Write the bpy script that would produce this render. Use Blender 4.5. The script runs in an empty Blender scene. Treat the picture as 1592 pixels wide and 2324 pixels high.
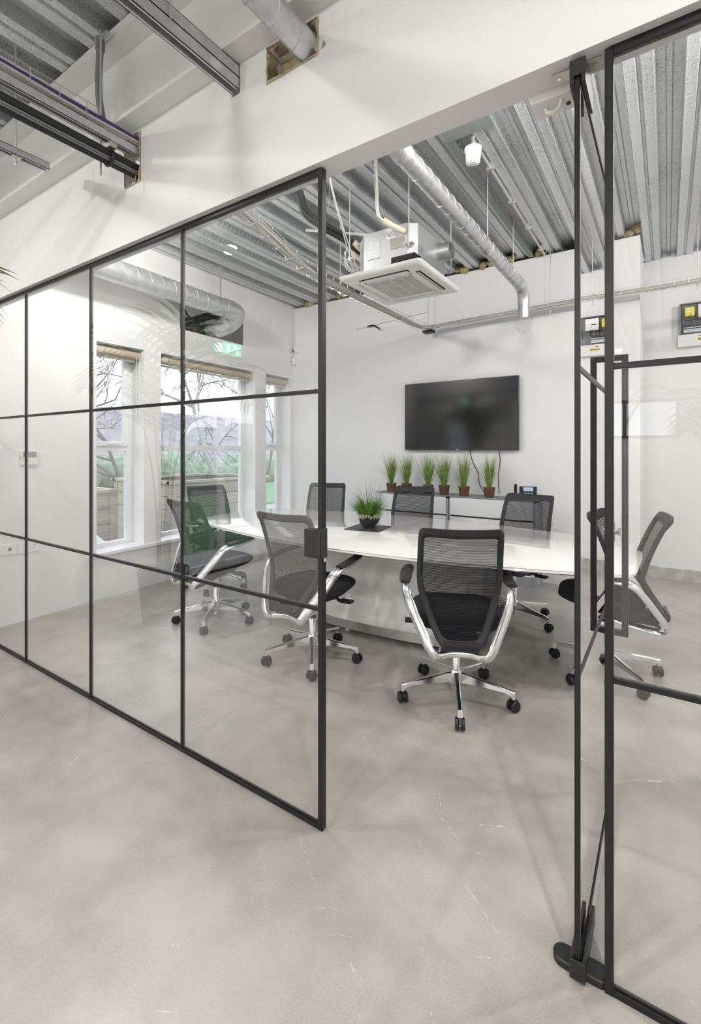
import bpy, math, random
from mathutils import Vector, Matrix, noise as mnoise
from math import sin, cos, pi, radians
random.seed(7)
SC = bpy.context.scene
COL = SC.collection

# ------------------------------------------------------------------ mesh builder
class MB:
    def __init__(s): s.v = []; s.f = []
    def add(s, vs, fs):
        o = len(s.v); s.v += [tuple(p) for p in vs]; s.f += [tuple(i + o for i in f) for f in fs]; return s
    def box(s, a, b, M=None):
        x0, y0, z0 = a; x1, y1, z1 = b
        vs = [Vector(p) for p in ((x0,y0,z0),(x1,y0,z0),(x1,y1,z0),(x0,y1,z0),(x0,y0,z1),(x1,y0,z1),(x1,y1,z1),(x0,y1,z1))]
        if M: vs = [M @ p for p in vs]
        return s.add(vs, [(0,3,2,1),(4,5,6,7),(0,1,5,4),(1,2,6,5),(2,3,7,6),(3,0,4,7)])
    def cbox(s, c, sz, M=None):
        h = [k / 2 for k in sz]
        return s.box([c[i]-h[i] for i in range(3)], [c[i]+h[i] for i in range(3)], M)
    def tube(s, pts, r, n=8, ry=None, up=(0,0,1), caps=True):
        pts = [Vector(p) for p in pts]; rr = r if isinstance(r, (list, tuple)) else [r]*len(pts)
        rings = []; up = Vector(up); prev = None
        for i, p in enumerate(pts):
            t = (pts[min(i+1, len(pts)-1)] - pts[max(i-1, 0)])
            t = t.normalized() if t.length > 1e-9 else Vector((0,0,1))
            if prev is None:
                a = up - t*up.dot(t)
                if a.length < .05: a = Vector((0,1,0)) - t*t.y
                if a.length < .05: a = Vector((1,0,0)) - t*t.x
            else: a = prev - t*prev.dot(t)
            a.normalize(); prev = a; b = t.cross(a)
            k = (ry / rr[0]) if ry else 1
            rings.append([p + a*cos(2*pi*j/n)*rr[i]*k + b*sin(2*pi*j/n)*rr[i] for j in range(n)])
        vs = [q for R in rings for q in R]; fs = []
        for i in range(len(pts)-1):
            for j in range(n):
                k2 = (j+1) % n
                fs.append((i*n+j, i*n+k2, (i+1)*n+k2, (i+1)*n+j))
        if caps: fs.append(tuple(reversed(range(n)))); fs.append(tuple((len(pts)-1)*n+j for j in range(n)))
        return s.add(vs, fs)
    def band(s, pts, w, h, side=None):     # rectangular section, width along side vector
        pts = [Vector(p) for p in pts]; vs = []; fs = []; m = len(pts)
        for i, p in enumerate(pts):
            t = (pts[min(i+1, m-1)] - pts[max(i-1, 0)]).normalized()
            sd = Vector(side) - t*Vector(side).dot(t); sd.normalize(); nn = t.cross(sd)
            for a, b in ((-1,-1),(1,-1),(1,1),(-1,1)): vs.append(p + sd*a*w/2 + nn*b*h/2)
        for i in range(m-1):
            for j in range(4): fs.append((i*4+j, i*4+(j+1)%4, (i+1)*4+(j+1)%4, (i+1)*4+j))
        fs.append((3,2,1,0)); fs.append(tuple((m-1)*4+j for j in range(4)))
        return s.add(vs, fs)
    def lathe(s, prof, n=24, M=None, cap=True):
        vs = []; fs = []; m = len(prof)
        for r, z in prof:
            for j in range(n): vs.append(Vector((r*cos(2*pi*j/n), r*sin(2*pi*j/n), z)))
        for i in range(m-1):
            for j in range(n): fs.append((i*n+j, i*n+(j+1)%n, (i+1)*n+(j+1)%n, (i+1)*n+j))
        if cap: fs.append(tuple(reversed(range(n)))); fs.append(tuple((m-1)*n+j for j in range(n)))
        if M: vs = [M @ p for p in vs]
        return s.add(vs, fs)
    def loft(s, loops, cap0=True, cap1=True):
        n = len(loops[0]); vs = [p for L in loops for p in L]; fs = []
        for i in range(len(loops)-1):
            for j in range(n): fs.append((i*n+j, i*n+(j+1)%n, (i+1)*n+(j+1)%n, (i+1)*n+j))
        if cap0: fs.append(tuple(reversed(range(n))))
        if cap1: fs.append(tuple((len(loops)-1)*n+j for j in range(n)))
        return s.add(vs, fs)
    def quad(s, *p): return s.add(p, [tuple(range(len(p)))])
    def mesh(s, name, smooth=.7):
        me = bpy.data.meshes.new(name); me.from_pydata(s.v, [], s.f); me.validate()
        if smooth:
            me.polygons.foreach_set('use_smooth', [True]*len(me.polygons)); me.set_sharp_from_angle(angle=smooth)
        me.update(); return me

def ease(pts, n=6):       # Catmull-Rom through the points
    P = [Vector(p) for p in pts]; out = []
    for i in range(len(P)-1):
        p0 = P[max(i-1,0)]; p1 = P[i]; p2 = P[i+1]; p3 = P[min(i+2, len(P)-1)]
        for k in range(n):
            t = k/n
            out.append(.5*((2*p1) + (p2-p0)*t + (2*p0-5*p1+4*p2-p3)*t*t + (-p0+3*p1-3*p2+p3)*t**3))
    out.append(P[-1]); return out

# ------------------------------------------------------------------ object helpers
def link(o, parent=None):
    COL.objects.link(o)
    if parent is not None: o.parent = parent
    return o
def thing(name, label, cat, loc=(0,0,0), rotz=0, group=None):
    o = bpy.data.objects.new(name, None); link(o); o.location = loc; o.rotation_euler = (0,0,rotz)
    o.empty_display_size = .05
    o['label'] = label; o['category'] = cat
    if group: o['group'] = group
    return o
def part(name, mb, mat, parent, bevel=0, label=None, world=False, smooth=.7, rot=None, loc=None):
    me = mb if isinstance(mb, bpy.types.Mesh) else None
    if me is None:
        if world:
            L = parent.location
            a = -parent.rotation_euler.z
            R = Matrix.Rotation(a, 3, 'Z')
            mb.v = [tuple(R @ (Vector(p) - L)) for p in mb.v]
        me = mb.mesh(name, smooth)
    if mat is not None and not me.materials: me.materials.append(mat)
    o = bpy.data.objects.new(name, me); link(o, parent)
    if loc: o.location = loc
    if rot: o.rotation_euler = rot
    if bevel:
        m = o.modifiers.new('b', 'BEVEL'); m.width = bevel; m.segments = 2; m.limit_method = 'ANGLE'; m.angle_limit = .6
    if label: o['label'] = label
    return o
def recentre(mb):
    xs = [p[0] for p in mb.v]; ys = [p[1] for p in mb.v]; zs = [p[2] for p in mb.v]
    c = Vector(((min(xs)+max(xs))/2, (min(ys)+max(ys))/2, min(zs)))
    mb.v = [tuple(Vector(p)-c) for p in mb.v]; return c
def solo(name, mb, mat, label, cat, group=None, bevel=0, smooth=.7):
    c = recentre(mb); o = part(name, mb, mat, None, bevel, smooth=smooth); o.location = c
    o['label'] = label; o['category'] = cat
    if group: o['group'] = group
    return o
def struct(name, mb, mat, parent=None, bevel=0, smooth=.7, M=None):
    o = part(name, mb, mat, parent, bevel, smooth=smooth)
    if parent is None: o['kind'] = 'structure'
    if M is not None: o.matrix_world = M
    return o

# ------------------------------------------------------------------ materials
def nodes_of(name):
    m = bpy.data.materials.new(name); m.use_nodes = True; nt = m.node_tree
    return m, nt, nt.nodes['Principled BSDF']
def N(nt, t, **kw):
    n = nt.nodes.new(t)
    for k, v in kw.items(): setattr(n, k, v)
    return n
def P(name, col, rough=.5, metal=0, bump=0, bscale=50, var=0, vscale=5, coat=0, spec=None, stretch=None, emit=None, es=0, detail=3):
    m, nt, b = nodes_of(name)
    b.inputs['Base Color'].default_value = (*col, 1); b.inputs['Roughness'].default_value = rough; b.inputs['Metallic'].default_value = metal
    if coat: b.inputs['Coat Weight'].default_value = coat; b.inputs['Coat Roughness'].default_value = .05
    if spec is not None: b.inputs['Specular IOR Level'].default_value = spec
    if emit: b.inputs['Emission Color'].default_value = (*emit, 1); b.inputs['Emission Strength'].default_value = es
    tc = N(nt, 'ShaderNodeTexCoord'); src = tc.outputs['Object']
    if stretch:
        mp = N(nt, 'ShaderNodeMapping'); mp.inputs['Scale'].default_value = stretch
        nt.links.new(src, mp.inputs[0]); src = mp.outputs[0]
    if var:
        nz = N(nt, 'ShaderNodeTexNoise'); nz.inputs['Scale'].default_value = vscale; nz.inputs['Detail'].default_value = detail
        nt.links.new(src, nz.inputs[0])
        r = N(nt, 'ShaderNodeMapRange'); r.inputs[1].default_value = .3; r.inputs[2].default_value = .7
        r.inputs[3].default_value = 1-var; r.inputs[4].default_value = 1+var
        nt.links.new(nz.outputs[0], r.inputs[0])
        mx = N(nt, 'ShaderNodeVectorMath', operation='SCALE'); mx.inputs[0].default_value = col
        nt.links.new(r.outputs[0], mx.inputs['Scale']); nt.links.new(mx.outputs[0], b.inputs['Base Color'])
    if bump:
        n2 = N(nt, 'ShaderNodeTexNoise'); n2.inputs['Scale'].default_value = bscale; n2.inputs['Detail'].default_value = 4
        nt.links.new(src, n2.inputs[0]); bp = N(nt, 'ShaderNodeBump'); bp.inputs['Strength'].default_value = bump; bp.inputs['Distance'].default_value = .01
        nt.links.new(n2.outputs[0], bp.inputs['Height']); nt.links.new(bp.outputs[0], b.inputs['Normal'])
    return m

wall_m = P('white_plaster', (.80,.80,.80), .75, bump=.04, bscale=120, var=.012, vscale=2)
steelwhite = P('white_painted_steel', (.78,.78,.77), .5, bump=.05, bscale=60, var=.02)
black_frame = P('black_anodised_aluminium', (.011,.010,.0095), .38, metal=.2, bump=.02, bscale=300)
black_plastic = P('black_plastic', (.012,.012,.013), .42, bump=.03, bscale=400)
black_fab = P('black_mesh_fabric', (.013,.013,.015), .85, bump=.25, bscale=900, var=.1, vscale=200)
frame_fab = P('charcoal_knit_border', (.028,.028,.031), .8, bump=.2, bscale=900)
chrome = P('polished_aluminium', (.80,.80,.81), .16, metal=1, var=.03, vscale=8)
steel_rod = P('zinc_rod', (.62,.61,.57), .4, metal=.7)
pvc = P('white_upvc', (.84,.85,.86), .3, var=.01)
white_plastic = P('white_plastic', (.82,.82,.80), .4, var=.01)
cream_plastic = P('cream_plastic', (.80,.79,.74), .4, var=.01)
gloss_white = P('white_high_gloss', (.84,.83,.81), .07, coat=.6, var=.008, vscale=1)
gloss_grey = P('silver_grey_lacquer', (.42,.45,.49), .35)
cab_white = P('white_lacquer', (.80,.81,.83), .25)
brushed = P('brushed_stainless', (.68,.68,.67), .28, metal=1, var=.08, vscale=3, stretch=(1,1,60))
black_ins = P('black_pipe_lagging', (.03,.032,.03), .75, bump=.15, bscale=200, var=.15, vscale=9)
cream_ins = P('cream_pipe_tape', (.70,.66,.52), .6)
grey_cable = P('grey_cable', (.25,.26,.28), .45)
white_cable = P('white_cable', (.66,.65,.60), .5)
purple_cable = P('purple_cable', (.11,.06,.22), .45)
grey_conduit = P('grey_flexible_conduit', (.22,.23,.25), .5)
wool = P('mineral_wool', (.36,.29,.15), .95, bump=1.0, bscale=60, var=.3, vscale=30)
plaster_raw = P('torn_plasterboard', (.42,.34,.22), .9, bump=.5, bscale=60, var=.3, vscale=25)
concrete_raw = P('raw_concrete', (.45,.43,.39), .9, bump=.5, bscale=30, var=.2, vscale=12)
slate_m = P('dark_slate', (.03,.03,.033), .45, bump=.1)
soil = P('dark_soil', (.035,.035,.038), .8, bump=.3, bscale=80)
tan_fabric = P('tan_roller_fabric', (.50,.42,.32), .8, var=.03, vscale=60)
wicker = P('brown_wicker', (.17,.085,.05), .65, bump=.6, bscale=70, var=.25, vscale=90, stretch=(1,1,.15))
screen_m = P('dark_screen', (.012,.012,.014), .10, spec=.6)
bezel_m = P('dark_bezel', (.03,.03,.032), .3)
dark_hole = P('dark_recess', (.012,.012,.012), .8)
grass_m = P('green_grass_blades', (.23,.34,.08), .55, var=.3, vscale=14)
grass_deep = P('deep_green_blades', (.13,.31,.04), .5, var=.3, vscale=25)
wisp_m = P('dark_wispy_blades', (.045,.05,.03), .5, var=.2, vscale=30)
palm_m = P('palm_leaf', (.13,.19,.03), .45, var=.3, vscale=6)
bark_m = P('pale_bark', (.36,.33,.32), .9, var=.25, vscale=20)
twig_m = P('brown_twig', (.16,.13,.13), .9, var=.2, vscale=20)
timber = P('weathered_timber', (.42,.37,.31), .8, var=.2, vscale=14, stretch=(1,.25,6), bump=.2, bscale=20)
lawn_m = P('green_lawn', (.12,.24,.11), .9, var=.25, vscale=9, bump=.4, bscale=60)
ground_m = P('wet_paving', (.27,.27,.28), .7, var=.2, vscale=3, bump=.1)
bush_m = P('scrub_green', (.25,.30,.23), .9, var=.35, vscale=5, bump=1, bscale=9)
hill_m = P('bare_woodland', (.27,.24,.26), .95, var=.22, vscale=.9, detail=8, stretch=(1,1,.35), bump=.5, bscale=2)
terracotta = P('charcoal_planter', (.05,.05,.055), .6)
wood_m = P('wood_desk', (.35,.2,.1), .5, var=.15, vscale=10, stretch=(1,6,6))
yellow_m = P('yellow_plastic', (.72,.62,.03), .35, bump=.05)
grey_panel = P('grey_steel_plate', (.26,.29,.29), .55, metal=.2, var=.05)
dark_louvre = P('dark_grey_sheet', (.11,.115,.12), .45, metal=.4, var=.12, vscale=6)
pebble_m = P('beige_pebbles', (.45,.36,.27), .6, var=.35, vscale=60)
plate_m = P('satin_nickel_plate', (.50,.47,.42), .35, metal=.8)
lcd_m = P('grey_lcd', (.22,.24,.24), .25)
lcd_on = P('lit_phone_display', (.2,.25,.35), .3, emit=(.35,.42,.6), es=.5)
led_m = P('led_lens', (1,1,1), .3, emit=(1,.98,.94), es=60)
ink = P('black_ink', (.02,.02,.02), .6)
red_ink = P('red_ink', (.5,.03,.02), .6)
exit_green = P('lit_green_sign', (.02,.4,.2), .4, emit=(.05,.75,.42), es=4)
exit_white = P('lit_white_pictogram', (.9,.9,.9), .4, emit=(.9,1,.95), es=9)

def galv():
    m, nt, b = nodes_of('galvanised_steel')
    tc = N(nt, 'ShaderNodeTexCoord')
    vo = N(nt, 'ShaderNodeTexVoronoi'); vo.inputs['Scale'].default_value = 200
    nz = N(nt, 'ShaderNodeTexNoise'); nz.inputs['Scale'].default_value = 110; nz.inputs['Detail'].default_value = 3
    n3 = N(nt, 'ShaderNodeTexNoise'); n3.inputs['Scale'].default_value = 1.7; n3.inputs['Detail'].default_value = 3
    for x in (vo, nz, n3): nt.links.new(tc.outputs['Object'], x.inputs[0])
    sp = N(nt, 'ShaderNodeSeparateColor'); nt.links.new(vo.outputs['Color'], sp.inputs[0])
    a = N(nt, 'ShaderNodeMath', operation='MULTIPLY_ADD'); a.inputs[1].default_value = .45; nt.links.new(sp.outputs[0], a.inputs[0]); nt.links.new(nz.outputs[0], a.inputs[2])
    c = N(nt, 'ShaderNodeMath', operation='MULTIPLY_ADD'); c.inputs[1].default_value = .6; nt.links.new(n3.outputs[0], c.inputs[0]); nt.links.new(a.outputs[0], c.inputs[2])
    r = N(nt, 'ShaderNodeValToRGB'); r.color_ramp.elements[0].position = .55; r.color_ramp.elements[1].position = 1.35/1.4
    r.color_ramp.elements[0].color = (.20,.215,.235,1); r.color_ramp.elements[1].color = (.66,.675,.69,1)
    nt.links.new(c.outputs[0], r.inputs[0]); nt.links.new(r.outputs[0], b.inputs['Base Color'])
    b.inputs['Metallic'].default_value = .55; b.inputs['Roughness'].default_value = .42
    return m
galv_m = galv()
duct_m = P('spiral_duct_steel', (.56,.57,.58), .36, metal=.8, var=.14, vscale=14, bump=.03, bscale=60)
strut_m = P('galvanised_strut', (.60,.61,.62), .42, metal=.35, var=.1, vscale=30)

def glass(name, tint=(.992,.997,.994), ior=1.5, rough=0.0, refl=1.0):
    m = bpy.data.materials.new(name); m.use_nodes = True; nt = m.node_tree; nt.nodes.clear()
    o = N(nt, 'ShaderNodeOutputMaterial'); mx = N(nt, 'ShaderNodeMixShader'); t = N(nt, 'ShaderNodeBsdfTransparent'); g = N(nt, 'ShaderNodeBsdfGlossy')
    t.inputs[0].default_value = (*tint, 1); g.inputs['Roughness'].default_value = rough; g.inputs[0].default_value = (refl,refl,refl,1)
    f = N(nt, 'ShaderNodeFresnel'); f.inputs[0].default_value = ior
    # a pane has two faces; keep the same reflectance on both by using the outward-facing IOR
    gm = N(nt, 'ShaderNodeNewGeometry'); mm = N(nt, 'ShaderNodeMath', operation='SUBTRACT'); mm.inputs[0].default_value = 1
    nt.links.new(gm.outputs['Backfacing'], mm.inputs[1])
    q = N(nt, 'ShaderNodeMath', operation='MULTIPLY'); nt.links.new(f.outputs[0], q.inputs[0]); nt.links.new(mm.outputs[0], q.inputs[1])
    k = N(nt, 'ShaderNodeMath', operation='MULTIPLY'); k.inputs[1].default_value = 2.0; nt.links.new(q.outputs[0], k.inputs[0]); k.use_clamp = True
    nt.links.new(k.outputs[0], mx.inputs[0]); nt.links.new(t.outputs[0], mx.inputs[1]); nt.links.new(g.outputs[0], mx.inputs[2]); nt.links.new(mx.outputs[0], o.inputs[0])
    return m
glass_m = glass('partition_glass'); win_glass = glass('window_glass', (.985,.992,.99)); bowl_glass = glass('bowl_glass', (.95,.97,.96))
bag_m = glass('clear_plastic_film', (.97,.975,.98), 1.3, .12)

def mesh_cloth():
    m = bpy.data.materials.new('black_open_mesh'); m.use_nodes = True; nt = m.node_tree; nt.nodes.clear()
    o = N(nt, 'ShaderNodeOutputMaterial'); mx = N(nt, 'ShaderNodeMixShader'); t = N(nt, 'ShaderNodeBsdfTransparent'); d = N(nt, 'ShaderNodeBsdfDiffuse')
    d.inputs[0].default_value = (.018,.018,.020,1)
    tc = N(nt, 'ShaderNodeTexCoord'); sx = N(nt, 'ShaderNodeSeparateXYZ'); nt.links.new(tc.outputs['Object'], sx.inputs[0])
    res = []
    for ax, per, th in (('X', .0042, .46), ('Z', .0062, .50)):
        a = N(nt, 'ShaderNodeMath', operation='DIVIDE'); a.inputs[1].default_value = per; nt.links.new(sx.outputs[ax], a.inputs[0])
        f = N(nt, 'ShaderNodeMath', operation='FRACT'); nt.links.new(a.outputs[0], f.inputs[0])
        g = N(nt, 'ShaderNodeMath', operation='GREATER_THAN'); g.inputs[1].default_value = th; nt.links.new(f.outputs[0], g.inputs[0]); res.append(g)
    q = N(nt, 'ShaderNodeMath', operation='MULTIPLY'); nt.links.new(res[0].outputs[0], q.inputs[0]); nt.links.new(res[1].outputs[0], q.inputs[1])
    nt.links.new(q.outputs[0], mx.inputs[0]); nt.links.new(d.outputs[0], mx.inputs[1]); nt.links.new(t.outputs[0], mx.inputs[2]); nt.links.new(mx.outputs[0], o.inputs[0])
    return m
mesh_m = mesh_cloth()

def floor_mat():
    m, nt, b = nodes_of('polished_concrete'); tc = N(nt, 'ShaderNodeTexCoord'); O = tc.outputs['Object']
    def nz(scale, det=4, src=None, rough=.5):
        n = N(nt, 'ShaderNodeTexNoise'); n.inputs['Scale'].default_value = scale; n.inputs['Detail'].default_value = det; n.inputs['Roughness'].default_value = rough
        nt.links.new(src or O, n.inputs[0]); return n.outputs[0]
    def math_(op, a, bb, c=None):
        n = N(nt, 'ShaderNodeMath', operation=op)
        for i, x in enumerate((a, bb, c)):
            if x is None: continue
            if isinstance(x, (int, float)): n.inputs[i].default_value = x
            else: nt.links.new(x, n.inputs[i])
        return n.outputs[0]
    big = nz(.9, 5); mid = nz(5, 6); fine = nz(160, 2)
    val = math_('MULTIPLY_ADD', big, .55, math_('MULTIPLY_ADD', mid, .32, math_('MULTIPLY', fine, .13)))
    r = N(nt, 'ShaderNodeValToRGB'); e = r.color_ramp.elements
    e[0].position = .34; e[0].color = (.325,.302,.270,1); e[1].position = .66; e[1].color = (.505,.480,.445,1); r.color_ramp.interpolation = 'EASE'
    nt.links.new(val, r.inputs[0])
    # scattered pale scratches: dashes laid along trowel lines
    out = None
    for ang, s, ph in ((.62, 1.0, 0), (1.02, .8, 3.1), (-.5, .55, 7.7)):
        mp = N(nt, 'ShaderNodeMapping'); mp.inputs['Rotation'].default_value = (0,0,ang); mp.inputs['Location'].default_value = (ph,ph,0); nt.links.new(O, mp.inputs[0])
        m2 = N(nt, 'ShaderNodeMapping'); m2.inputs['Scale'].default_value = (2.2, 120*s, 1); nt.links.new(mp.outputs[0], m2.inputs[0])
        m3 = N(nt, 'ShaderNodeMapping'); m3.inputs['Scale'].default_value = (45, 60, 1); nt.links.new(mp.outputs[0], m3.inputs[0])
        line = math_('GREATER_THAN', nz(1, 1, m2.outputs[0]), .735); dash = math_('GREATER_THAN', nz(1, 2, m3.outputs[0]), .54)
        region = math_('GREATER_THAN', nz(.8*s, 2, mp.outputs[0]), .50)
        q = math_('MULTIPLY', math_('MULTIPLY', line, dash), region)
        out = q if out is None else math_('MAXIMUM', out, q)
    mx = N(nt, 'ShaderNodeMix', data_type='RGBA'); nt.links.new(math_('MULTIPLY', out, .6), mx.inputs[0]); nt.links.new(r.outputs[0], mx.inputs[6]); mx.inputs[7].default_value = (.72,.71,.67,1)
    nt.links.new(mx.outputs[2], b.inputs['Base Color'])
    rr = N(nt, 'ShaderNodeMapRange'); rr.inputs[1].default_value = .0; rr.inputs[2].default_value = 1; rr.inputs[3].default_value = .2; rr.inputs[4].default_value = .42
    b.inputs['Roughness'].default_value = .30; nt.nodes.remove(rr)
    bp = N(nt, 'ShaderNodeBump'); bp.inputs['Strength'].default_value = .05; bp.inputs['Distance'].default_value = .01; nt.links.new(mid, bp.inputs['Height']); nt.links.new(bp.outputs[0], b.inputs['Normal'])
    return m
floor_m = floor_mat()

# ------------------------------------------------------------------ camera
F, SN, CS = 1072.3, .5574, .8302
cam = bpy.data.cameras.new('camera'); co = bpy.data.objects.new('camera', cam); link(co)
co.location = (0,0,1.4); co.rotation_euler = (pi/2, 0, math.atan2(SN, CS))
cam.sensor_fit = 'HORIZONTAL'; cam.sensor_width = 36; cam.lens = 36*F/1592; cam.shift_y = -145/1592; cam.clip_start = .02; cam.clip_end = 300
SC.camera = co

# ------------------------------------------------------------------ the room shell
TH = math.atan(.0451); OX = -4.2646          # the window wall stands 2.6 degrees off square
LW = Matrix.Translation((OX,0,0)) @ Matrix.Rotation(TH, 4, 'Z')
def lw(x, y, z): return LW @ Vector((x,y,z))
CZ = 3.43
struct('floor', MB().box((-5.2,-9,-.12),(4.2,6.6,0)), floor_m)

def deck(x0, x1, y0, y1):      # trapezoidal steel decking, ribs along Y
    prof = []; P_ = .28; k = math.floor((x0+.27)/P_)
    c = -.27 + P_*k
    while c < x1 + P_:
        # trough (raised) centred on c, flange between troughs
        for dx, dz in ((-.072,0),(-.062,.075),(-.02,.075),(-.012,.068),(.012,.068),(.02,.075),(.062,.075),(.072,0),(.085,.004),(.126,.004),(.134,.020),(.146,.020),(.154,.004),(.195,.004)):
            prof.append((c+dx, CZ+dz))
        c += P_
    mb = MB(); n = len(prof)
    for y in (y0, y1):
        mb.v += [(x, y, z) for x, z in prof]
    for i in range(n-1): mb.f.append((i, i+1, n+i+1, n+i))
    # embossed dimples on the rib webs
    return mb
struct('ceiling', deck(-5, 4.2, -9, 6.6), galv_m, smooth=.3)
def dimples():
    mb = MB(); c = -.27-.28*14
    while c < 1.0:
        x = c-.070
        y = 1.6
        while y < 5.15:
            mb.add([(x+.0035, y, CZ+.012), (x+.0075, y+.022, CZ+.062), (x+.0075, y+.028, CZ+.062), (x+.0035, y+.006, CZ+.012), (x+.006, y+.003, CZ+.010), (x+.010, y+.025, CZ+.060)], [(0,1,5,4),(4,5,2,3)])
            y += .05
        c += .28
    return mb
dm = struct('trim_1', dimples(), galv_m, smooth=0)
# roof slab above the deck keeps the sky out
struct('ceiling_slab', MB().box((-5.2,-9,3.56),(4.2,6.6,3.7)), concrete_raw)

def wall_panel(y0, y1, z0, z1, holes, d0, d1):
    """wall in the local YZ plane between x=d0 (outside) and x=d1 (inside), with rectangular holes (ya,yb,za,zb)"""
    ys = sorted({y0, y1, *[h[0] for h in holes], *[h[1] for h in holes]}); zs = sorted({z0, z1, *[h[2] for h in holes], *[h[3] for h in holes]})
    mb = MB()
    for i in range(len(ys)-1):
        for j in range(len(zs)-1):
            cy = (ys[i]+ys[i+1])/2; cz = (zs[j]+zs[j+1])/2
            if any(h[0] < cy < h[1] and h[2] < cz < h[3] for h in holes): continue
            a, b, c, d = ys[i], ys[i+1], zs[j], zs[j+1]
            mb.quad((d1,a,c),(d1,b,c),(d1,b,d),(d1,a,d)); mb.quad((d0,a,c),(d0,a,d),(d0,b,d),(d0,b,c))
    for a, b, c, d in holes:
        mb.quad((d0,a,c),(d0,a,d),(d1,a,d),(d1,a,c)); mb.quad((d0,b,c),(d1,b,c),(d1,b,d),(d0,b,d))
        mb.quad((d0,a,c),(d1,a,c),(d1,b,c),(d0,b,c)); mb.quad((d0,a,d),(d0,b,d),(d1,b,d),(d1,a,d))
    mb.quad((d0,y0,z0),(d0,y1,z0),(d1,y1,z0),(d1,y0,z0)); mb.quad((d0,y0,z1),(d1,y0,z1),(d1,y1,z1),(d0,y1,z1)); mb.quad((d0,y0,z0),(d0,y0,z1),(d1,y0,z1),(d1,y0,z0)); mb.quad((d0,y1,z0),(d1,y1,z0),(d1,y1,z1),(d0,y1,z1))
    return mb
WIN = [(2.31,2.80,.43,2.39), (3.00,4.425,.43,2.395), (4.635,5.155,.43,2.40)]
DOOR = (-1.6,-.35,0,2.15); SIDEWIN = (-6.4,-4.6,.6,2.4)
LOUV = (3.24,4.205,2.70,2.975)
struct('wall_left', wall_panel(-9,6.6,0,3.5,WIN+[DOOR,LOUV],-.26,0), wall_m, M=LW)
# back wall of the meeting room, its return and the recessed wall
struct('wall_back', MB().box((-4.7,5.22,0),(-.215,6.4,3.41)), wall_m)
struct('wall_recess', MB().box((-.22,6.1,0),(3.2,6.4,3.45)), wall_m)
mb = MB(); nseg = 40
for i in range(nseg):
    a = -.215+i*3.4/nseg; b = a+3.4/nseg
    h0 = .118+.012*mnoise.noise(Vector((i*.7,0,0))); h1 = .118+.012*mnoise.noise(Vector(((i+1)*.7,0,0)))
    mb.add([(a,6.065,0),(b,6.065,0),(b,6.075,h1),(a,6.075,h0),(a,6.1,h0),(b,6.1,h1)], [(0,1,2,3),(3,2,5,4)])
struct('baseboard_recess', mb, concrete_raw)
struct('wall_right', wall_panel(-9,6.4,0,3.5,[],0,.2).__class__() .box((3.0,-9,0),(3.2,6.4,3.5)), wall_m)
# far wall behind the camera with two tall windows
fw = wall_panel(-5.0,3.2,0,3.5,[(-4.0,-2.6,.5,2.7),(-1.7,.2,1.6,2.4)],0,.2)
fw.v = [(y, -8.7-.2+x, z) for x, y, z in fw.v]
struct('wall_front', fw, wall_m)
# bulkhead over the glazing, with the two rough holes for services
bk = wall_panel(-4.36,3.05,2.43,3.45,[(-2.275,-2.15,2.715,2.95),(-1.295,-1.05,2.822,2.95),(-1.50,-1.45,2.85,2.985)],0,.1)
bk.v = [(y, 1.35+x, z) for x, y, z in bk.v]
struct('wall_bulkhead', bk, wall_m)
# torn plasterboard lips round the holes
def ragged(name, u0, u1, z0, z1, seed, label):
    random.seed(seed); mb = MB(); loop = []
    per = [(u0,z0),(u1,z0),(u1,z1),(u0,z1)]
    for k in range(4):
        a, b = per[k], per[(k+1)%4]
        for t in range(7): loop.append((a[0]+(b[0]-a[0])*t/7, a[1]+(b[1]-a[1])*t/7))
    cx, cz = (u0+u1)/2, (z0+z1)/2; n = len(loop)
    o = []; i_ = []; i2 = []
    for x, z in loop:
        s = 1.0+random.uniform(-.005,.02); s2 = 1-random.uniform(.01,.10)
        o.append((cx+(x-cx)*s, 1.3485-random.uniform(0,.002), cz+(z-cz)*s)); i_.append((cx+(x-cx)*s2, 1.345-random.uniform(0,.006), cz+(z-cz)*s2)); i2.append((cx+(x-cx)*s2*.98, 1.40, cz+(z-cz)*s2*.98))
    mb.loft([o, i_, i2], False, False)
    for t in range(4):
        x = random.uniform(u0, u1); z = random.choice((z0+.01, z1-.02)); w = random.uniform(.015,.035)
        mb.add([(x,1.352,z),(x+w,1.345,z+.01),(x+w*.6,1.35,z+random.uniform(.02,.05)),(x,1.37,z+.01)], [(0,1,2),(0,2,3)])
    return solo(name, mb, plaster_raw, label, 'plaster edge', smooth=0)
ragged('torn_plasterboard', -2.28,-2.145,2.71,2.955,3,'ragged torn plasterboard edge where the black pipes enter the white bulkhead')
ragged('torn_plasterboard', -1.30,-1.045,2.818,2.955,5,'ragged torn plasterboard edge round the spiral duct in the white bulkhead')

solo('plasterboard_lining', MB().box((-1.30,1.425,2.80),(-1.16,1.445,2.96)), plaster_raw, 'bare tan board behind the spiral duct inside its hole in the bulkhead', 'board')
# skirting gap shadow line under the left wall
# I-beam over the partition
st = MB(); L0, L1 = -4.4, 3.0
st.box((L0,1.262,2.972),(L1,1.3495,2.99)); st.box((L0,1.451,2.972),(L1,1.54,2.99))
st.box((L0,1.255,3.385),(L1,1.3495,3.43)); st.box((L0,1.451,3.385),(L1,1.55,3.43))
bm_ = solo('steel_beam', st, steelwhite, 'white painted steel beam running along the top of the bulkhead', 'beam')

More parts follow.
